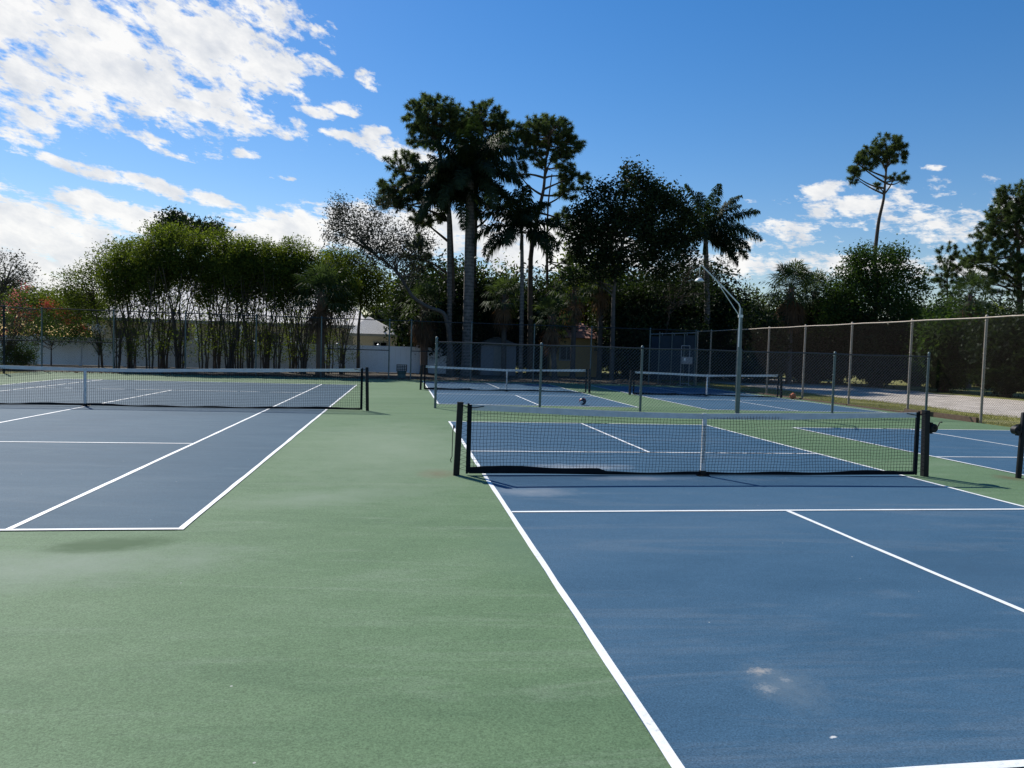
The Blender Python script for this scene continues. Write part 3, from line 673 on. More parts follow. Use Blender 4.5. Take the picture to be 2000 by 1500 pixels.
def broadleaf(name, label, Y, base_uv, trunk_uv, rad, blobs, rng, leafm, barkm, leaf=.16, per=26, spread=.22, nbr=26, dens=1.0, group=None, dep=.8, flat=.2, z0=0, shell=.5, cat='tree', lw=.42, brr=.05):
    """trunk_uv: list of photo points; blobs: (u, v, ru, rv, clusters)"""
    b = at(base_uv[0], base_uv[1], Y); o = np.array([b[0], Y, 0.])
    t = thing(name, label, cat, o, group)
    tm = MB(); pts = [np.array([0, 0, -.1])]+[at(u, v, Y)-o for u, v in trunk_uv]
    P = np.array(pts); s_ = np.linspace(0, 1, len(P)); ss = np.linspace(0, 1, len(P)*4)
    PP = np.stack([np.interp(ss, s_, P[:, k]) for k in range(3)], 1); PP[1:-1] = (PP[:-2]+PP[1:-1]*2+PP[2:])/4
    tm.tube(PP, rad*(1-.72*ss), 8)
    cm = MB()
    for (u, v, ru, rv, nc) in blobs:
        c, r = px2blob(u, v, ru, rv, Y, o, dep)
        C = blob_pts(int(nc*dens), c, r, rng, shell)
        C[:, 2] = np.maximum(C[:, 2], .15)
        clump_leaves(cm, C, per, spread, leaf, rng, flat=flat, w=lw)
        nb = max(2, int(nbr*nc/max(1, sum(bb[4] for bb in blobs))))
        j = np.argmin(np.linalg.norm(PP-c, axis=1)); j = min(j, len(PP)-2)
        jl = max(2, j-4)
        for e in C[rng.choice(len(C), nb)]:
            st = PP[rng.integers(jl, j+1)]
            mid = (st+e)/2+rng.normal(size=3)*.12*np.linalg.norm(e-st)+np.array([0, 0, .10])*np.linalg.norm(e-st)
            q = bez(st, mid, e, 7); tm.tube(q, np.linspace(min(rad*.30, brr), .007, 7), 5, False)
    tm.build('trunk', barkm, t); cm.build('crown', leafm, t)
    return t

def pine(name, label, Y, base_uv, trunk_uv, rad, blobs, rng, group=None, per=48, L=.30, barkm=None):
    b = at(base_uv[0], base_uv[1], Y); o = np.array([b[0], Y, 0.]); t = thing(name, label, 'tree', o, group)
    P = np.array([np.array([0, 0, -.1])]+[at(u, v, Y)-o for u, v in trunk_uv]); s_ = np.linspace(0, 1, len(P)); ss = np.linspace(0, 1, len(P)*4)
    PP = np.stack([np.interp(ss, s_, P[:, k]) for k in range(3)], 1); PP[1:-1] = (PP[:-2]+PP[1:-1]*2+PP[2:])/4
    tm = MB(); tm.tube(PP, rad*(1-.75*ss), 9); cm = MB()
    for (u, v, ru, rv, nc) in blobs:
        c, r = px2blob(u, v, ru*1.10, rv*1.12, Y, o, .9)
        # limbs reach the blob, twigs leave the limbs, tufts sit on the twig ends
        j = min(len(PP)-1, int(np.argmin(np.linalg.norm(PP-c, axis=1)))); nl = max(2, nc//16)
        C = blob_pts(int(nc*1.15), c, r, rng, .15); C[:, 2] += .25*r[2]*(1-((C[:, :2]-c[:2])**2).sum(1)/(r[0]**2+1e-6))
        ends = c+(blob_pts(nl, c, r, rng, .1)-c)*.55
        lim = []
        for e in ends:
            st = PP[max(2, j-rng.integers(0, 4))]; d = e-st
            q = bez(st, st+d*.5+rng.normal(size=3)*.14*np.linalg.norm(d)+np.array([0, 0, -.05])*np.linalg.norm(d), e, 9)
            tm.tube(q, np.linspace(rad*.38, .03, 9), 6, False); lim.append(q)
        lim = np.vstack(lim)
        for e in C:
            k = np.argmin(np.linalg.norm(lim-e, axis=1)+rng.uniform(0, .5, len(lim))); st = lim[k]; d = e-st
            q = bez(st, st+d*.5+rng.normal(size=3)*.10*np.linalg.norm(d)+np.array([0, 0, -.1])*np.linalg.norm(d), e, 4)
            tm.tube(q, np.linspace(.022, .008, 4), 4, False)
            ext = e+(e-q[-2])*.3
            tuft_needles(cm, np.array([e, ext, (e+q[-2])/2]), per, L, rng)
    tm.build('trunk', barkm or M_bark, t); cm.build('crown', L_pine, t); return t

def pinnate(m, mr, base, azm, e0, L, droop, rng, nl=66, ll=.5, lw=.034, roll=0):
    """one feather frond"""
    n = 14; tt = np.linspace(0, 1, n); h_ = np.array([math.cos(azm), math.sin(azm), 0.])
    ang = e0 - droop*tt**1.3; step = L/(n-1)
    P = [np.array(base, float)]
    for i in range(n-1): P.append(P[-1]+step*(h_*math.cos(ang[i])+np.array([0, 0, 1])*math.sin(ang[i])))
    P = np.array(P); mr.tube(P, np.linspace(.032, .008, n), 5, False)
    side = np.array([-h_[1], h_[0], 0.])
    s_ = np.linspace(.12, .99, nl); C = np.stack([np.interp(s_, tt, P[:, k]) for k in range(3)], 1)
    A = np.interp(s_, tt, ang); T = h_[None]*np.cos(A)[:, None]+np.array([0, 0, 1.])[None]*np.sin(A)[:, None]
    prof = np.sin(np.pi*np.clip(s_*.93+.08, 0, 1))**.5
    for sg, hz in ((-1, -.35), (1, -.35), (-1, .25), (1, .25)):
        D = side*sg*.85+T*.5+rng.normal(size=(nl, 3))*.26+np.array([0, 0, hz]); D /= np.linalg.norm(D, axis=1, keepdims=True)
        l_ = (ll*prof*rng.uniform(.8, 1.1, nl))[:, None]
        mid = C+D*l_*.5; tip = mid+(D*.55+np.array([0, 0, -.62]))*l_*.6
        wv = T*lw
        V = np.stack([C+wv*.5, C-wv*.5, mid-wv, mid+wv, tip], 1).reshape(-1, 3); oo = np.arange(nl)[:, None]*5
        tint = np.repeat(np.clip(rng.uniform(.1, .9, nl), 0, 1), 5)
        m.add(V, np.concatenate([oo+np.array([[0, 1, 2, 3]]), oo+np.array([[3, 2, 4, 4]])], 0), tint)

def royal_palm(label, Y, base_u, top_uv, rad, L, rng, nf=17, fronds=None, group='feather palms behind the back fence', shaft=True, dead=0, name='feather_palm', ll=.55):
    top = at(top_uv[0], top_uv[1], Y); b = at(base_u, 680, Y); o = np.array([b[0], Y, 0.]); t = thing(name, label, 'palm tree', o, group)
    tl = top-o; tm = MB(); n = 14; s_ = np.linspace(0, 1, n)[:, None]
    P = s_*tl+np.array([[0, 0, 0]]); P[:, 0] += .05*np.sin(s_[:, 0]*3); rr_ = rad*(1+.12*np.sin(s_[:, 0]*3.2)-.25*s_[:, 0])
    rr_[0] *= 1.25; tm.tube(P, rr_, 12)
    tm.build('trunk', M_ptrunk, t, True)
    if shaft:
        m = MB(); c = tl; m.lathe([(rad*.72, -.9), (rad*.8, -.6), (rad*.6, 0), (rad*.3, .35), (.02, .5)], c, 12); m.build('crownshaft', L_palm, t, True)
    m = MB(); mr = m; base = tl+np.array([0, 0, .1])
    if fronds is None:
        fronds = []
        for i in range(nf):
            a = i*2.39996+rng.uniform(-.2, .2); q = (i+.5)/nf
            fronds.append((a, R(86)-q*R(92)+rng.uniform(-.1, .1), L*rng.uniform(.85, 1.08), R(70)+q*R(32)+rng.uniform(-.15, .15)))
    for (a, e0, LL, dr) in fronds: pinnate(m, mr, base, a, e0, LL, dr, rng, ll=ll)
    m.build('crown', L_palm, t)
    return t

def fan_palm(label, Y, base_u, c_uv, rad, L, rng, nf=34, group='fan palms', skirt=0, name='fan_palm', trunkm=None, leafm=None, boots=True, low=-.6):
    top = at(c_uv[0], c_uv[1], Y); b = at(base_u, 680, Y); o = np.array([b[0], Y, 0.]); t = thing(name, label, 'palm tree', o, group)
    tl = top-o; tm = MB(); n = 10; s_ = np.linspace(0, 1, n)[:, None]; P = s_*tl; tm.tube(P, rad*np.interp(s_[:, 0], [0, .1, .7, 1], [1.25, 1, 1, .8]), 12)
    tr = tm.build('trunk', trunkm or M_barkg, t, True)
    if boots:
        bm = MB()
        for i in range(46):
            a = i*2.4; z = tl[2]*(.55+.43*i/46.); d = np.array([math.cos(a), math.sin(a), 0]); p = tl*np.array([1, 1, 0])*z/tl[2]+np.array([0, 0, z])+d*rad*.85
            bm.tube([p, p+d*.08+np.array([0, 0, .10]), p+d*.16+np.array([0, 0, .26])], [.045, .035, .02], 4, False)
        bm.build('leaf_bases', M_boots, tr)
    def fan(m, base, azm, e, Lp, Lf, dr, tintb):
        h_ = np.array([math.cos(azm), math.sin(azm), 0.]); d = h_*math.cos(e)+np.array([0, 0, math.sin(e)])
        hub = base+d*Lp+np.array([0, 0, -.12*Lp]); m.tube([base, base+d*Lp*.5, hub], [.016, .013, .01], 4, False)
        side = np.array([-h_[1], h_[0], 0.]); up = np.cross(side, d)*-1
        k = 22; aa = np.linspace(-R(118), R(118), k)+rng.normal(0, .03, k); dirs = np.cos(aa)[:, None]*d+np.sin(aa)[:, None]*side+rng.normal(size=(k, 3))*.05+up*.12*np.cos(aa)[:, None]
        l_ = Lf*(.72+.3*np.cos(aa*.6))[:, None]*rng.uniform(.85, 1.1, (k, 1))
        mid = hub+dirs*l_*.6; tip = mid+(dirs*.8+np.array([0, 0, -dr]))*l_*.45
        pr_ = np.cross(dirs, up); pr_ /= np.linalg.norm(pr_, axis=1, keepdims=True)+1e-9; w = .030
        V = np.stack([np.repeat(hub[None], k, 0), mid+pr_*w, mid-pr_*w, tip], 1).reshape(-1, 3); oo = np.arange(k)[:, None]*4
        m.add(V, np.concatenate([oo+np.array([[0, 1, 2, 2]]), oo+np.array([[1, 3, 2, 2]])], 0), np.repeat(np.clip(tintb+rng.normal(0, .15, k), 0, 1), 4))
    m = MB()
    for i in range(nf):
        q = (i+.5)/nf; a = i*2.39996+rng.uniform(-.3, .3); e = R(80)*(1-q)+low*q+rng.uniform(-.12, .12)
        fan(m, tl+np.array([0, 0, .05-.25*q]), a, e, L*.52*rng.uniform(.85, 1.15), L*.52, .45+.5*q, rng.uniform(.1, .9))
    m.build('crown', leafm or L_fan, t)
    if skirt:
        m = MB()
        for i in range(skirt):
            q = i/skirt; a = i*2.39996+rng.uniform(-.3, .3); e = -R(55)-R(25)*q+rng.uniform(-.1, .1)
            fan(m, tl*np.array([1, 1, 0])+np.array([0, 0, tl[2]-.25-.75*q]), a, e, L*.42, L*.45, 1.2, rng.uniform(.1, .9))
        m.build('dead_frond_skirt', L_dead, t)
    return t

rng = np.random.default_rng(11)
# --- hedge of multi-stemmed clipped trees
def hedge_tree(seed, top, bot, cr, nstem, ncl):
    rg = np.random.default_rng(seed); o = thing('hedge_tree', '', 'tree'); tm = MB(); cm = MB()
    C = blob_pts(ncl, (0, 0, (top+bot)/2), (cr, cr*.95, (top-bot)/2), rg, .35)
    # the crowns are vase shaped: pull low clusters in, feather them out
    q = (C[:, 2]-bot)/(top-bot); C[:, 0] *= .45+.65*q; C[:, 1] *= .45+.65*q
    ex = rg.uniform(0, 1, 34); E_ = np.stack([rg.normal(0, cr*.42, 34), rg.normal(0, cr*.42, 34), top-.3+ex*.45], 1); 
    clump_leaves(cm, C, 34, .20, .14, rg, flat=.1, droop=.35); clump_leaves(cm, E_, 14, .13, .13, rg, flat=.0, droop=.1)
    lowC = np.stack([rg.normal(0, cr*.45, 80), rg.normal(0, cr*.45, 80), bot+.2-3.2*rg.uniform(0, 1, 80)**1.5], 1); clump_leaves(cm, lowC, 15, .16, .12, rg, droop=.3)
    for i in range(nstem):
        a = 2*math.pi*i/nstem+rg.uniform(-.4, .4); b0 = np.array([math.cos(a), math.sin(a), 0])*rg.uniform(.05, .22)
        e = np.array([math.cos(a), math.sin(a), 0])*cr*rg.uniform(.5, 1.05)+np.array([0, 0, rg.uniform(bot+.4, top-1.2)])
        mid = b0*1.4+np.array([rg.normal(0, .12), rg.normal(0, .12), e[2]*.5]); q_ = bez(b0, mid, e, 9); q_[1:-1, :2] += rg.normal(0, .03, (7, 2))
        tm.tube(q_, np.linspace(rg.uniform(.032, .06), .016, 9), 6, False)
        for k in range(6):
            st = q_[rg.integers(1, 7)]; ee = st+np.array([rg.normal(0, .42), rg.normal(0, .42), rg.uniform(.7, 1.6)]); tm.tube(bez(st, (st+ee)/2+rg.normal(0, .07, 3), ee, 4), np.linspace(.018, .007, 4), 4, False)
    tm.build('trunk', M_bark, o); cm.build('crown', L_hedge, o); return o
protos = [hedge_tree(21, 7.1, 3.9, 1.30, 7, 230), hedge_tree(22, 7.0, 3.6, 1.1, 4, 210), hedge_tree(23, 7.15, 4.1, 1.45, 9, 250)]
HU = [(230, 32.0, .84), (258, 32.9, .93), (290, 31.5, .98), (318, 32.7, 1.06), (350, 31.9, 1.04), (397, 32.1, 1.0), (424, 32.9, 1.03), (449, 31.8, .95), (468, 32.5, 1.02), (489, 32.0, .96),
      (517, 32.4, 1.0), (543, 31.8, .94), (573, 32.5, .99), (592, 32.0, .94), (642, 32.6, .93), (668, 31.8, .80)]
ords = ['first', 'second', 'third', 'fourth', 'fifth', 'sixth', 'seventh', 'eighth', 'ninth', 'tenth', 'eleventh', 'twelfth', 'thirteenth', 'fourteenth', 'fifteenth', 'sixteenth']
used = set()
for i, (u, Y, s_) in enumerate(HU):
    k = (0, 2, 1)[i % 3]; o = protos[k] if k not in used else copy_tree(protos[k]); used.add(k)
    p = at(u, 700, Y); o.location = (p[0], Y, 0); o.rotation_euler = (0, 0, i*1.7); o.scale = (s_, s_, s_*(1+.035*math.sin(i*2.3)))
    o['label'] = ords[i]+' clump of thin dark stems from the left in the clipped hedge row'; o['category'] = 'tree'; o['group'] = 'hedge trees along the white fence'
# outer left sides of the hedge, looser and lighter
broadleaf('loose_hedge_tree', 'feathery yellow green tree at the left end of the hedge row', 34, (200, 700), [(195, 650), (185, 600), (175, 570)], .07,
          [(180, 565, 52, 50, 170), (145, 590, 40, 36, 90), (215, 520, 34, 40, 90), (140, 555, 34, 22, 30)], rng, L_yellow, M_bark, leaf=.13, per=26, spread=.2, nbr=40)
broadleaf('rounded_tree', 'dense rounded tree closing the right end of the hedge behind the fan palm', 35.0, (700, 700), [(700, 640), (705, 600), (700, 560)], .11,
          [(690, 550, 60, 58, 330), (725, 562, 40, 42, 170), (660, 520, 44, 34, 130)], rng, L_hedge, M_bark, leaf=.14, per=30, spread=.22)
broadleaf('spreading_tree', 'dark spreading tree top rising above the hedge', 76, (372, 690), [(372, 600), (370, 520), (366, 465)], .2,
          [(345, 440, 30, 18, 60), (385, 447, 46, 14, 90), (330, 455, 36, 12, 50), (410, 450, 26, 9, 36), (335, 428, 14, 8, 14)], rng, L_dark, M_bark, leaf=.40, per=24, spread=.40)
broadleaf('oak_tree', 'sparse greyish oak at the far left edge beyond the fence', 48, (-30, 690), [(-20, 620), (0, 580), (15, 545)], .16,
          [(15, 530, 42, 32, 70), (45, 555, 26, 24, 34), (-15, 560, 50, 50, 80), (20, 580, 50, 22, 60)], rng, L_grey, M_barkg, leaf=.17, per=16, spread=.25, nbr=80)
broadleaf('leafy_shrub', 'bright yellow green bush behind the red flowers at the left', 42, (115, 690), [(115, 650), (110, 620)], .08,
          [(110, 600, 62, 22, 200), (165, 605, 38, 26, 120), (70, 605, 36, 18, 70), (60, 585, 40, 16, 60)], rng, L_yellow, M_bark, leaf=.16, per=28, spread=.24, cat='bush')
def flowering(label, Y, base, blobs, fb, fm, group=None, leafm=L_mid, name='flowering_shrub', leaf=.1, per=22, fper=22, nbr=20, sp=.16):
    t = broadleaf(name, label, Y, base, [(base[0], base[1]-15), (base[0]+3, base[1]-32)], .045, blobs, rng, leafm, M_bark, leaf=leaf, per=per, spread=sp, nbr=nbr, group=group, cat='bush')
    m = MB(); o = np.array(t.location)
    for (u, v, ru, rv, nc) in fb:
        c, r = px2blob(u, v, ru, rv, Y-.35, o, .5); clump_leaves(m, blob_pts(nc, c, r, rng, .2), fper, .12, .085, rng)
    tag(m.build('flowers', fm, t), kind='stuff'); return t
flowering('bougainvillea mound with red bracts overhanging the white fence at the left', 34.6, (100, 700), [(60, 640, 52, 34, 170), (115, 635, 50, 32, 190), (150, 645, 22, 18, 60)],
          [(95, 597, 12, 12, 22), (55, 612, 22, 10, 16), (120, 610, 12, 8, 12), (138, 622, 12, 10, 16), (160, 640, 14, 6, 8), (45, 640, 30, 14, 10)], L_red)
flowering('tall airy bush with tiny pink flowers at the extreme left', 27.2+1.6, (12, 712), [(20, 610, 40, 34, 90), (30, 650, 40, 30, 70), (5, 680, 34, 30, 40)],
          [(50, 560, 6, 5, 3), (28, 574, 6, 4, 3), (22, 600, 30, 12, 5)], L_pink, leafm=L_grey, leaf=.075, per=16, nbr=60)
flowering('low round green bush against the corner of the back fence', 28.9, (30, 718), [(40, 690, 22, 22, 110), (15, 700, 26, 18, 80), (50, 700, 12, 12, 30)], [(5, 650, 8, 5, 2)], L_pink, leafm=L_mid, leaf=.09, per=26)
flowering('small vase shaped shrub with white blossom before the white fence', 33.4, (193, 712), [(188, 645, 22, 14, 34), (178, 665, 14, 12, 12), (200, 680, 10, 14, 8)],
          [(186, 638, 10, 4, 6), (200, 645, 8, 4, 5)], L_white, leafm=L_mid, leaf=.09, per=18, nbr=36)
fan_palm('small fan palm with a red brown trunk standing at the hedge', 29.8, 626, (627, 568), .21, 1.8, rng, nf=34, group=None, skirt=10, trunkm=M_boots, low=-.55)

fan_palm('fan palm with a hanging orange brown skirt beside the small outbuilding', 35.0, 829, (829, 592), .22, 1.7, rng, nf=30, skirt=46, group='fan palms', low=-.7, trunkm=M_boots)
# --- leaning sparse tree
broadleaf('leaning_tree', 'sparse small leaved tree leaning far to the left from a crooked grey trunk', 33.5, (884, 700), [(878, 650), (868, 610), (835, 600), (805, 580), (785, 545), (765, 520), (728, 495), (690, 455)], .15,
          [(690, 440, 45, 42, 80), (660, 420, 22, 30, 30), (745, 460, 46, 44, 84), (790, 470, 34, 40, 50), (740, 500, 50, 26, 60), (740, 400, 26, 22, 14), (800, 520, 30, 34, 40), (670, 398, 20, 16, 9), (655, 455, 20, 22, 24), (830, 480, 24, 40, 30)],
          rng, L_grey, M_barkg, leaf=.135, per=30, spread=.24, nbr=70, flat=0, brr=.03, shell=.1)
# --- pines of the central group
pine('pine_tree', 'tallest pine with a tufted crown above the leaning tree, left in the central group', 36, (884, 700), [(884, 620), (882, 520), (878, 420), (868, 340), (852, 270), (850, 225)], .24,
     [(850, 232, 56, 34, 130), (826, 268, 34, 28, 50), (795, 325, 40, 20, 40), (780, 372, 44, 20, 55), (760, 395, 26, 16, 24), (835, 430, 32, 12, 26), (815, 505, 30, 34, 34), (900, 255, 34, 26, 40), (800, 395, 36, 26, 26)], rng, 'pine trees')
pine('pine_tree', 'pine whose crown shows just behind the tallest feather palm', 37.5, (930, 700), [(928, 620), (926, 520), (930, 430), (925, 330), (945, 250)], .2,
     [(945, 235, 42, 26, 70), (980, 262, 28, 22, 36), (960, 400, 30, 14, 18), (940, 300, 40, 40, 50)], rng, 'pine trees')
pine('pine_tree', 'pine with a broad flat topped crown right of the tallest feather palm', 36, (1036, 700), [(1036, 620), (1036, 500), (1050, 420), (1062, 370), (1066, 320), (1070, 285)], .2,
     [(1065, 262, 58, 22, 110), (1100, 288, 36, 22, 44), (1020, 290, 38, 26, 50), (1120, 345, 30, 14, 26), (1110, 375, 26, 24, 24), (1095, 425, 24, 14, 12), (1010, 340, 24, 20, 20), (1085, 318, 40, 20, 26)], rng, 'pine trees')
pine('pine_tree', 'thin pine stem with only a few ragged tufts behind the dark round tree', 38, (1072, 700), [(1070, 600), (1068, 500), (1070, 400), (1078, 340)], .13,
     [(1100, 460, 22, 26, 12), (1125, 505, 26, 14, 10), (1110, 520, 20, 20, 8)], rng, 'pine trees')
# --- feather palms
FR = lambda lst: [(R(a), R(e), L, R(d)) for a, e, L, d in lst]
royal_palm('tallest feather palm with a stout grey trunk in the middle of the central group', 34, 912, (918, 352), .30, 4.1, rng, nf=36, ll=.80)
royal_palm('feather palm drooping over the left of the central group beside the tallest pine', 34.8, 878, (876, 388), .15, 3.5, rng, nf=24, ll=.72)
royal_palm('feather palm with long fronds hanging to both sides right of the grey trunk', 33.5, 1018, (1019, 458), .13, 3.4, rng, ll=.80,
           fronds=FR([(180, 28, 3.42, 110), (188, 5, 3.19, 100), (200, 50, 3.30, 100), (170, -10, 2.95, 80), (0, 15, 2.83, 100), (8, -8, 2.71, 80), (350, 40, 3.07, 90), (90, 60, 3.30, 90), (270, 40, 3.07, 90), (270, 80, 3.07, 60), (100, 85, 3.19, 50), (45, 70, 3.30, 70), (135, 66, 3.30, 80), (225, 70, 3.30, 70), (300, 65, 3.07, 90), (240, 10, 2.83, 90), (320, 0, 2.83, 90)]))
royal_palm('feather palm with wind blown fronds to the right of the dark round tree', 35, 1384, (1378, 470), .19, 3.5, rng, ll=.85,
           fronds=FR([(0, 30, 4.14, 72), (5, 8, 3.45, 70), (350, 52, 4.02, 60), (12, 66, 3.68, 60), (180, 82, 3.79, 40), (170, 68, 3.68, 60), (90, 84, 3.56, 40), (270, 78, 3.68, 45), (200, 45, 3.22, 80), (340, -15, 2.76, 60), (60, 40, 3.45, 80), (300, 35, 3.33, 80), (320, 15, 3.22, 80), (100, 30, 3.22, 90), (240, 20, 3.22, 80), (355, 75, 3.79, 60), (30, 20, 3.22, 80)]))
# --- magnolia and companions
broadleaf('magnolia_tree', 'big dark round tree with large leaves and a pale slim trunk', 33, (1196, 700), [(1197, 640), (1198, 580), (1203, 530), (1218, 470), (1232, 400)], .16,
          [(1235, 395, 56, 50, 210), (1165, 430, 50, 46, 150), (1290, 430, 52, 56, 210), (1225, 470, 80, 50, 260), (1150, 490, 40, 32, 70), (1300, 500, 50, 46, 150), (1238, 340, 22, 18, 30), (1165, 372, 26, 18, 30), (1310, 385, 30, 20, 36), (1125, 540, 26, 16, 20), (1135, 450, 34, 50, 110), (1180, 520, 40, 30, 70), (1270, 360, 20, 14, 20), (1340, 450, 28, 50, 90)],
          rng, L_dark, M_barkg, leaf=.21, per=22, spread=.24, nbr=70, lw=.5)
broadleaf('twiggy_tree', 'thin branched tree leaning left beneath the big dark crown', 34.5, (1300, 700), [(1300, 650), (1310, 600), (1335, 550), (1350, 520)], .1,
          [(1330, 520, 50, 34, 60), (1380, 535, 36, 26, 36), (1290, 560, 46, 36, 50), (1340, 580, 60, 30, 70), (1415, 520, 16, 20, 12)], rng, L_dark, M_bark, leaf=.14, per=18, spread=.22, nbr=60)
fan_palm('large fan palm with a shaggy brown skirt by the right fence', 33, 1543, (1545, 560), .17, 2.0, rng, nf=44, skirt=40, group='fan palms', low=-.7)
fan_palm('fan palm half hidden behind the shaggy one by the right fence', 34.5, 1598, (1592, 570), .17, 1.7, rng, nf=36, skirt=26, group='fan palms', low=-.7)
for (lb, Y, bu, c_, L) in [('fan palm low beneath the hanging fronds of the centre palms', 35, 985, (985, 575), 1.6), ('fan palm standing left of the pale slim trunk', 34, 1120, (1122, 560), 1.7),
                           ('fan palm directly behind the pale slim trunk', 35.5, 1172, (1175, 545), 1.6), ('low fan palm near the salmon roof', 32, 1085, (1078, 615), 1.5), ('low fan palm right of the thin pine stem behind the bungalow wall', 36, 1240, (1240, 590), 1.5),
                           ('squat fan palm spreading behind the right fence near the pines', 33, 1895, (1895, 575), 1.8)]:
    fan_palm(lb, Y, bu, c_, .16, L, rng, nf=26, skirt=10, group='fan palms')

# --- right side
broadleaf('broadleaf_tree', 'large sunlit green tree beneath the lone pine at the right', 32, (1705, 700), [(1705, 640), (1712, 580), (1715, 530)], .16,
          [(1712, 520, 52, 40, 190), (1660, 570, 46, 50, 200), (1760, 570, 50, 48, 220), (1700, 600, 90, 50, 330), (1750, 495, 20, 16, 26), (1678, 500, 24, 18, 30), (1630, 610, 40, 46, 120)], rng, L_mid, M_bark, leaf=.17, per=26, spread=.24, lw=.5)
pine('pine_tree', 'lone slender pine with bare leaning trunk against the sky at the right', 46, (1712, 700), [(1710, 600), (1708, 500), (1716, 430), (1726, 390), (1730, 340), (1735, 300)], .21,
     [(1738, 284, 28, 16, 42), (1706, 300, 26, 15, 36), (1684, 322, 24, 15, 32), (1670, 347, 12, 13, 14), (1758, 305, 14, 15, 18), (1728, 315, 26, 12, 20), (1764, 352, 8, 11, 8), (1742, 345, 12, 7, 6), (1714, 366, 9, 6, 4)], rng, 'pine trees', L=.32)
pine('pine_tree', 'broad pine cut by the right edge of the view', 44, (1990, 700), [(1992, 600), (1990, 500), (1985, 440), (1978, 400)], .26,
     [(1975, 398, 36, 24, 80), (1955, 436, 36, 22, 64), (1932, 470, 30, 18, 44), (1995, 455, 40, 34, 90), (1945, 512, 48, 24, 84), (1985, 550, 54, 36, 120), (1908, 500, 22, 15, 22), (2020, 430, 40, 60, 80), (1925, 545, 26, 16, 26)], rng, 'pine trees', L=.32)
pine('pine_tree', 'small pale pine top between the big green tree and the edge pine', 50, (1852, 700), [(1852, 620), (1850, 560), (1850, 510)], .14,
     [(1850, 500, 22, 16, 18), (1840, 530, 26, 20, 24), (1868, 530, 20, 20, 18), (1850, 560, 30, 20, 30)], rng, 'pine trees', L=.32)

# --- understorey and background trees, one dense kind and one loose kind, copied
def mass(seed, w, h_, ncl, leafm, leaf=.2, label=''):
    rg = np.random.default_rng(seed); o = thing('background_tree', label, 'tree'); tm = MB(); cm = MB()
    C = blob_pts(ncl, (0, 0, h_*.52), (w, w*.7, h_*.50), rg, .45); C[:, 2] = np.abs(C[:, 2])+.1
    C[:, 2] *= 1+.10*np.sin(C[:, 0]*2.2+seed)+.06*np.sin(C[:, 0]*5.1); clump_leaves(cm, C, 30, .26, leaf, rg, flat=.1)
    cm.leaves(blob_pts(1600, (0, 0, h_*.46), (w*.8, w*.55, h_*.42), rg, 0), .55, rg, w=.7, tint=np.full(1600, .1))  # oversized dark core leaves, added to block bright sky gaps
    for i in range(5):
        a = i*1.3; b0 = np.array([math.cos(a), math.sin(a), 0])*.2; e = C[rg.integers(0, ncl)]
        if e[2] < h_*.4: e = np.array([e[0], e[1], h_*.7])
        tm.tube(bez(b0, b0+np.array([0, 0, e[2]*.5]), e, 8), np.linspace(.10, .02, 8), 6, False)
    tm.build('trunk', M_bark, o); cm.build('crown', leafm, o); return o
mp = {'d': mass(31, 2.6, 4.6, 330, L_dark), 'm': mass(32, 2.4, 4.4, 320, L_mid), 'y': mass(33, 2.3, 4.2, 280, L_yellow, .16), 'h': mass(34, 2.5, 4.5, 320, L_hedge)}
BG = [  # u, Y, kind, scale, label
 (770, 50, 'd', 1.24, 'dense dark tree rising behind the small outbuilding'), (862, 38, 'd', 1.26, 'dark bush behind the crooked trunk of the leaning tree'), (835, 44, 'd', 1.62, 'dark tree far behind the leaning tree'),
 (905, 40, 'd', 1.44, 'dark tree behind the stout palm trunk'), (960, 42, 'y', 1.74, 'yellow green tree glimpsed right of the stout palm trunk'), (975, 41, 'd', 1.14, 'dark bush low beneath the hanging palm fronds'),
 (1040, 40, 'd', 1.44, 'dark tree behind the two thin pine stems'), (1090, 47, 'm', 1.58, 'mid green tree left of the salmon roof'), (1225, 38, 'd', 1.32, 'dark tree standing right behind the slim pale trunk of the big dark tree'),
 (1150, 45, 'h', 1.92, 'greyish green tree top beyond the salmon roof'), (1250, 36, 'd', 1.20, 'dark bush right of the slim pale trunk'), (1290, 42, 'd', 1.68, 'tree mass behind the twiggy tree'),
 (1340, 37, 'd', 1.26, 'dark bush behind the blue cage'), (1385, 41, 'm', 1.44, 'mid green tree behind the wind blown palm'), (1430, 48, 'y', 1.67, 'yellow green tree right of the lamp post'),
 (1480, 46, 'y', 1.51, 'yellow green tree left of the shaggy fan palm'), (1440, 36, 'm', 0.97, 'bright leaved bush just right of the lamp post'), (1480, 33, 'd', 0.97, 'dark bush at the left end of the rusty fence'),
 (1570, 36, 'd', 1.24, 'dark bush behind the shaggy fan palm skirt'), (1640, 36, 'd', 1.24, 'dark tree left below the big sunlit tree'), (1790, 34, 'm', 1.05, 'mid green tree right below the big sunlit tree'),
 (1850, 36, 'd', 1.26, 'dark tree below the small pale pine'), (1920, 37, 'h', 1.16, 'hedge green tree left below the edge pine'), (1990, 35, 'y', 1.00, 'yellow green tree below the edge pine'), (1850, 42, 'm', 1.47, 'mid green tree behind the low right hand trees'),
 (1135, 46, 'd', 1.40, 'tall dark tree left of the slim pale trunk'), (1235, 39, 'd', 1.50, 'tall dark tree beneath the big dark crown'), (1340, 39, 'd', 1.60, 'tall dark tree under the left of the wind blown palm'), (1400, 38, 'd', 1.35, 'dark tree just left of the lamp post'),
 (865, 39, 'd', 1.45, 'tall dark tree between the crooked trunk and the stout palm trunk'), (2060, 36, 'd', 1.26, 'dark tree cut by the right edge of the view'), (1930, 45, 'd', 1.37, 'dark tree far behind the squat fan palm')]
used = set()
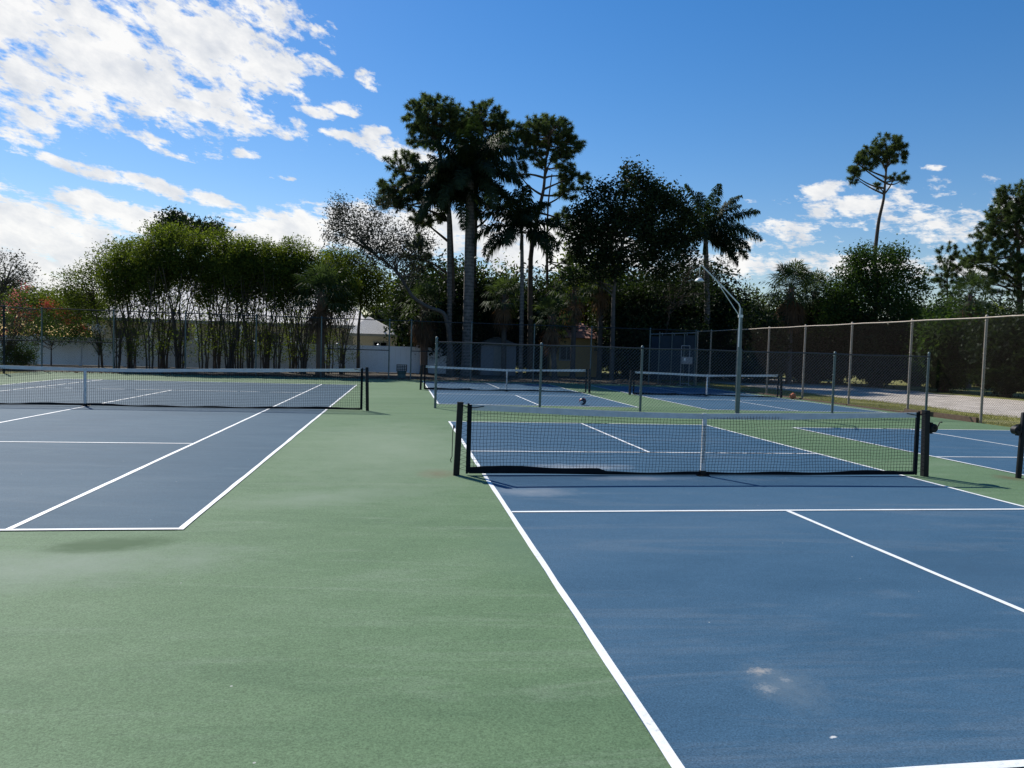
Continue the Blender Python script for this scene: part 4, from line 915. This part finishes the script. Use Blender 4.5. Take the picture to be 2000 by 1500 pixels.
for (u, Y, k, s_, lb) in BG:
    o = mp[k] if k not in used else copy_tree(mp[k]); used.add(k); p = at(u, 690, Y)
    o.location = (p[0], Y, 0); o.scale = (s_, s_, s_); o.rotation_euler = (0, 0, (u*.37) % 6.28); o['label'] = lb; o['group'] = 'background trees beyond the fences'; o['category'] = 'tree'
# trees and bushes on the far side of the gravel path
gp = [(29.0, 15, 'd', 1.0), (29.5, 19, 'd', 1.1), (28.8, 23, 'd', 1.0), (28.6, 27, 'm', 1.05), (27.5, 31, 'd', 1.0), (25.0, 34.0, 'd', 1.0), (22.0, 35.5, 'd', .95), (18.5, 36.0, 'd', .9), (29.5, 11, 'd', 1.0), (16.5, 33.5, 'd', .8)]
gl_ = ['dark bush across the gravel at the right edge', 'dark bush across the gravel, next inward from the edge one', 'dark bush across the middle of the gravel', 'mid green bush across the gravel bend', 'dark bush at the far gravel bend',
       'dark bush closing the gravel path, right one', 'dark bush closing the gravel path, middle one', 'dark bush closing the gravel path, left one', 'dark bush across the gravel just outside the right edge', 'low dark bush outside the back right corner']
for (x_, y_, k, s_), lb in zip(gp, gl_):
    o = copy_tree(mp[k]); o.location = (x_, y_, 0); o.scale = (s_, s_, s_*.95); o.rotation_euler = (0, 0, x_*3.1); o['label'] = lb; o['group'] = 'background trees beyond the fences'; o['category'] = 'tree'
# far wood
m = MB(); rg = np.random.default_rng(77)
n = 7500; X = rg.uniform(-75, 110, n); Yy = rg.uniform(60, 68, n); hgt = 5.0+.9*np.sin(X*.31)+.7*np.sin(X*.83+1)
C = np.stack([X, Yy, rg.uniform(0, 1, n)**.7*hgt], 1); clump_leaves(m, C, 12, .5, .42, rg)
tag(m.build('distant_wood', L_hedge), 'low band of distant trees along the horizon', 'wood', kind='stuff')
# lawn blades along the right fence
m = MB(); n = 26000; P = np.stack([rg.uniform(14.65, 18.0, n), rg.uniform(3, 30, n), np.zeros(n)], 1)
keep = (np.sin(P[:, 0]*2.3+P[:, 1]*.7)+np.sin(P[:, 1]*1.9)+rg.normal(0, .8, n)) > -.7; P = P[keep]; n = len(P)
D = rg.normal(size=(n, 3))*.35; D[:, 2] = 1; L_ = rg.uniform(.03, .075, (n, 1)); ax = rg.normal(size=(n, 3)); ax[:, 2] = 0; ax /= np.linalg.norm(ax, axis=1, keepdims=True)
m.add(np.stack([P+ax*.006, P-ax*.006, P+D*L_], 1).reshape(-1, 3), np.arange(3*n).reshape(-1, 3), np.repeat(rg.uniform(0, 1, n), 3))
tag(m.build('lawn_grass', L_grass), 'patchy olive lawn grass between the rusty fence and the gravel', 'grass', kind='stuff')
# fallen leaves at the back
m = MB(); n = 1600; P = np.stack([rg.uniform(-17, 14, n), 27.0+np.abs(rg.normal(0, 1.4, n))*rg.choice([1, -.35], n), np.full(n, .03)], 1)
m.leaves(P, .09, rg, flat=.85); tag(m.build('leaf_litter', L_dead), 'dry fallen leaves along the foot of the back fence', 'leaf litter', kind='stuff')
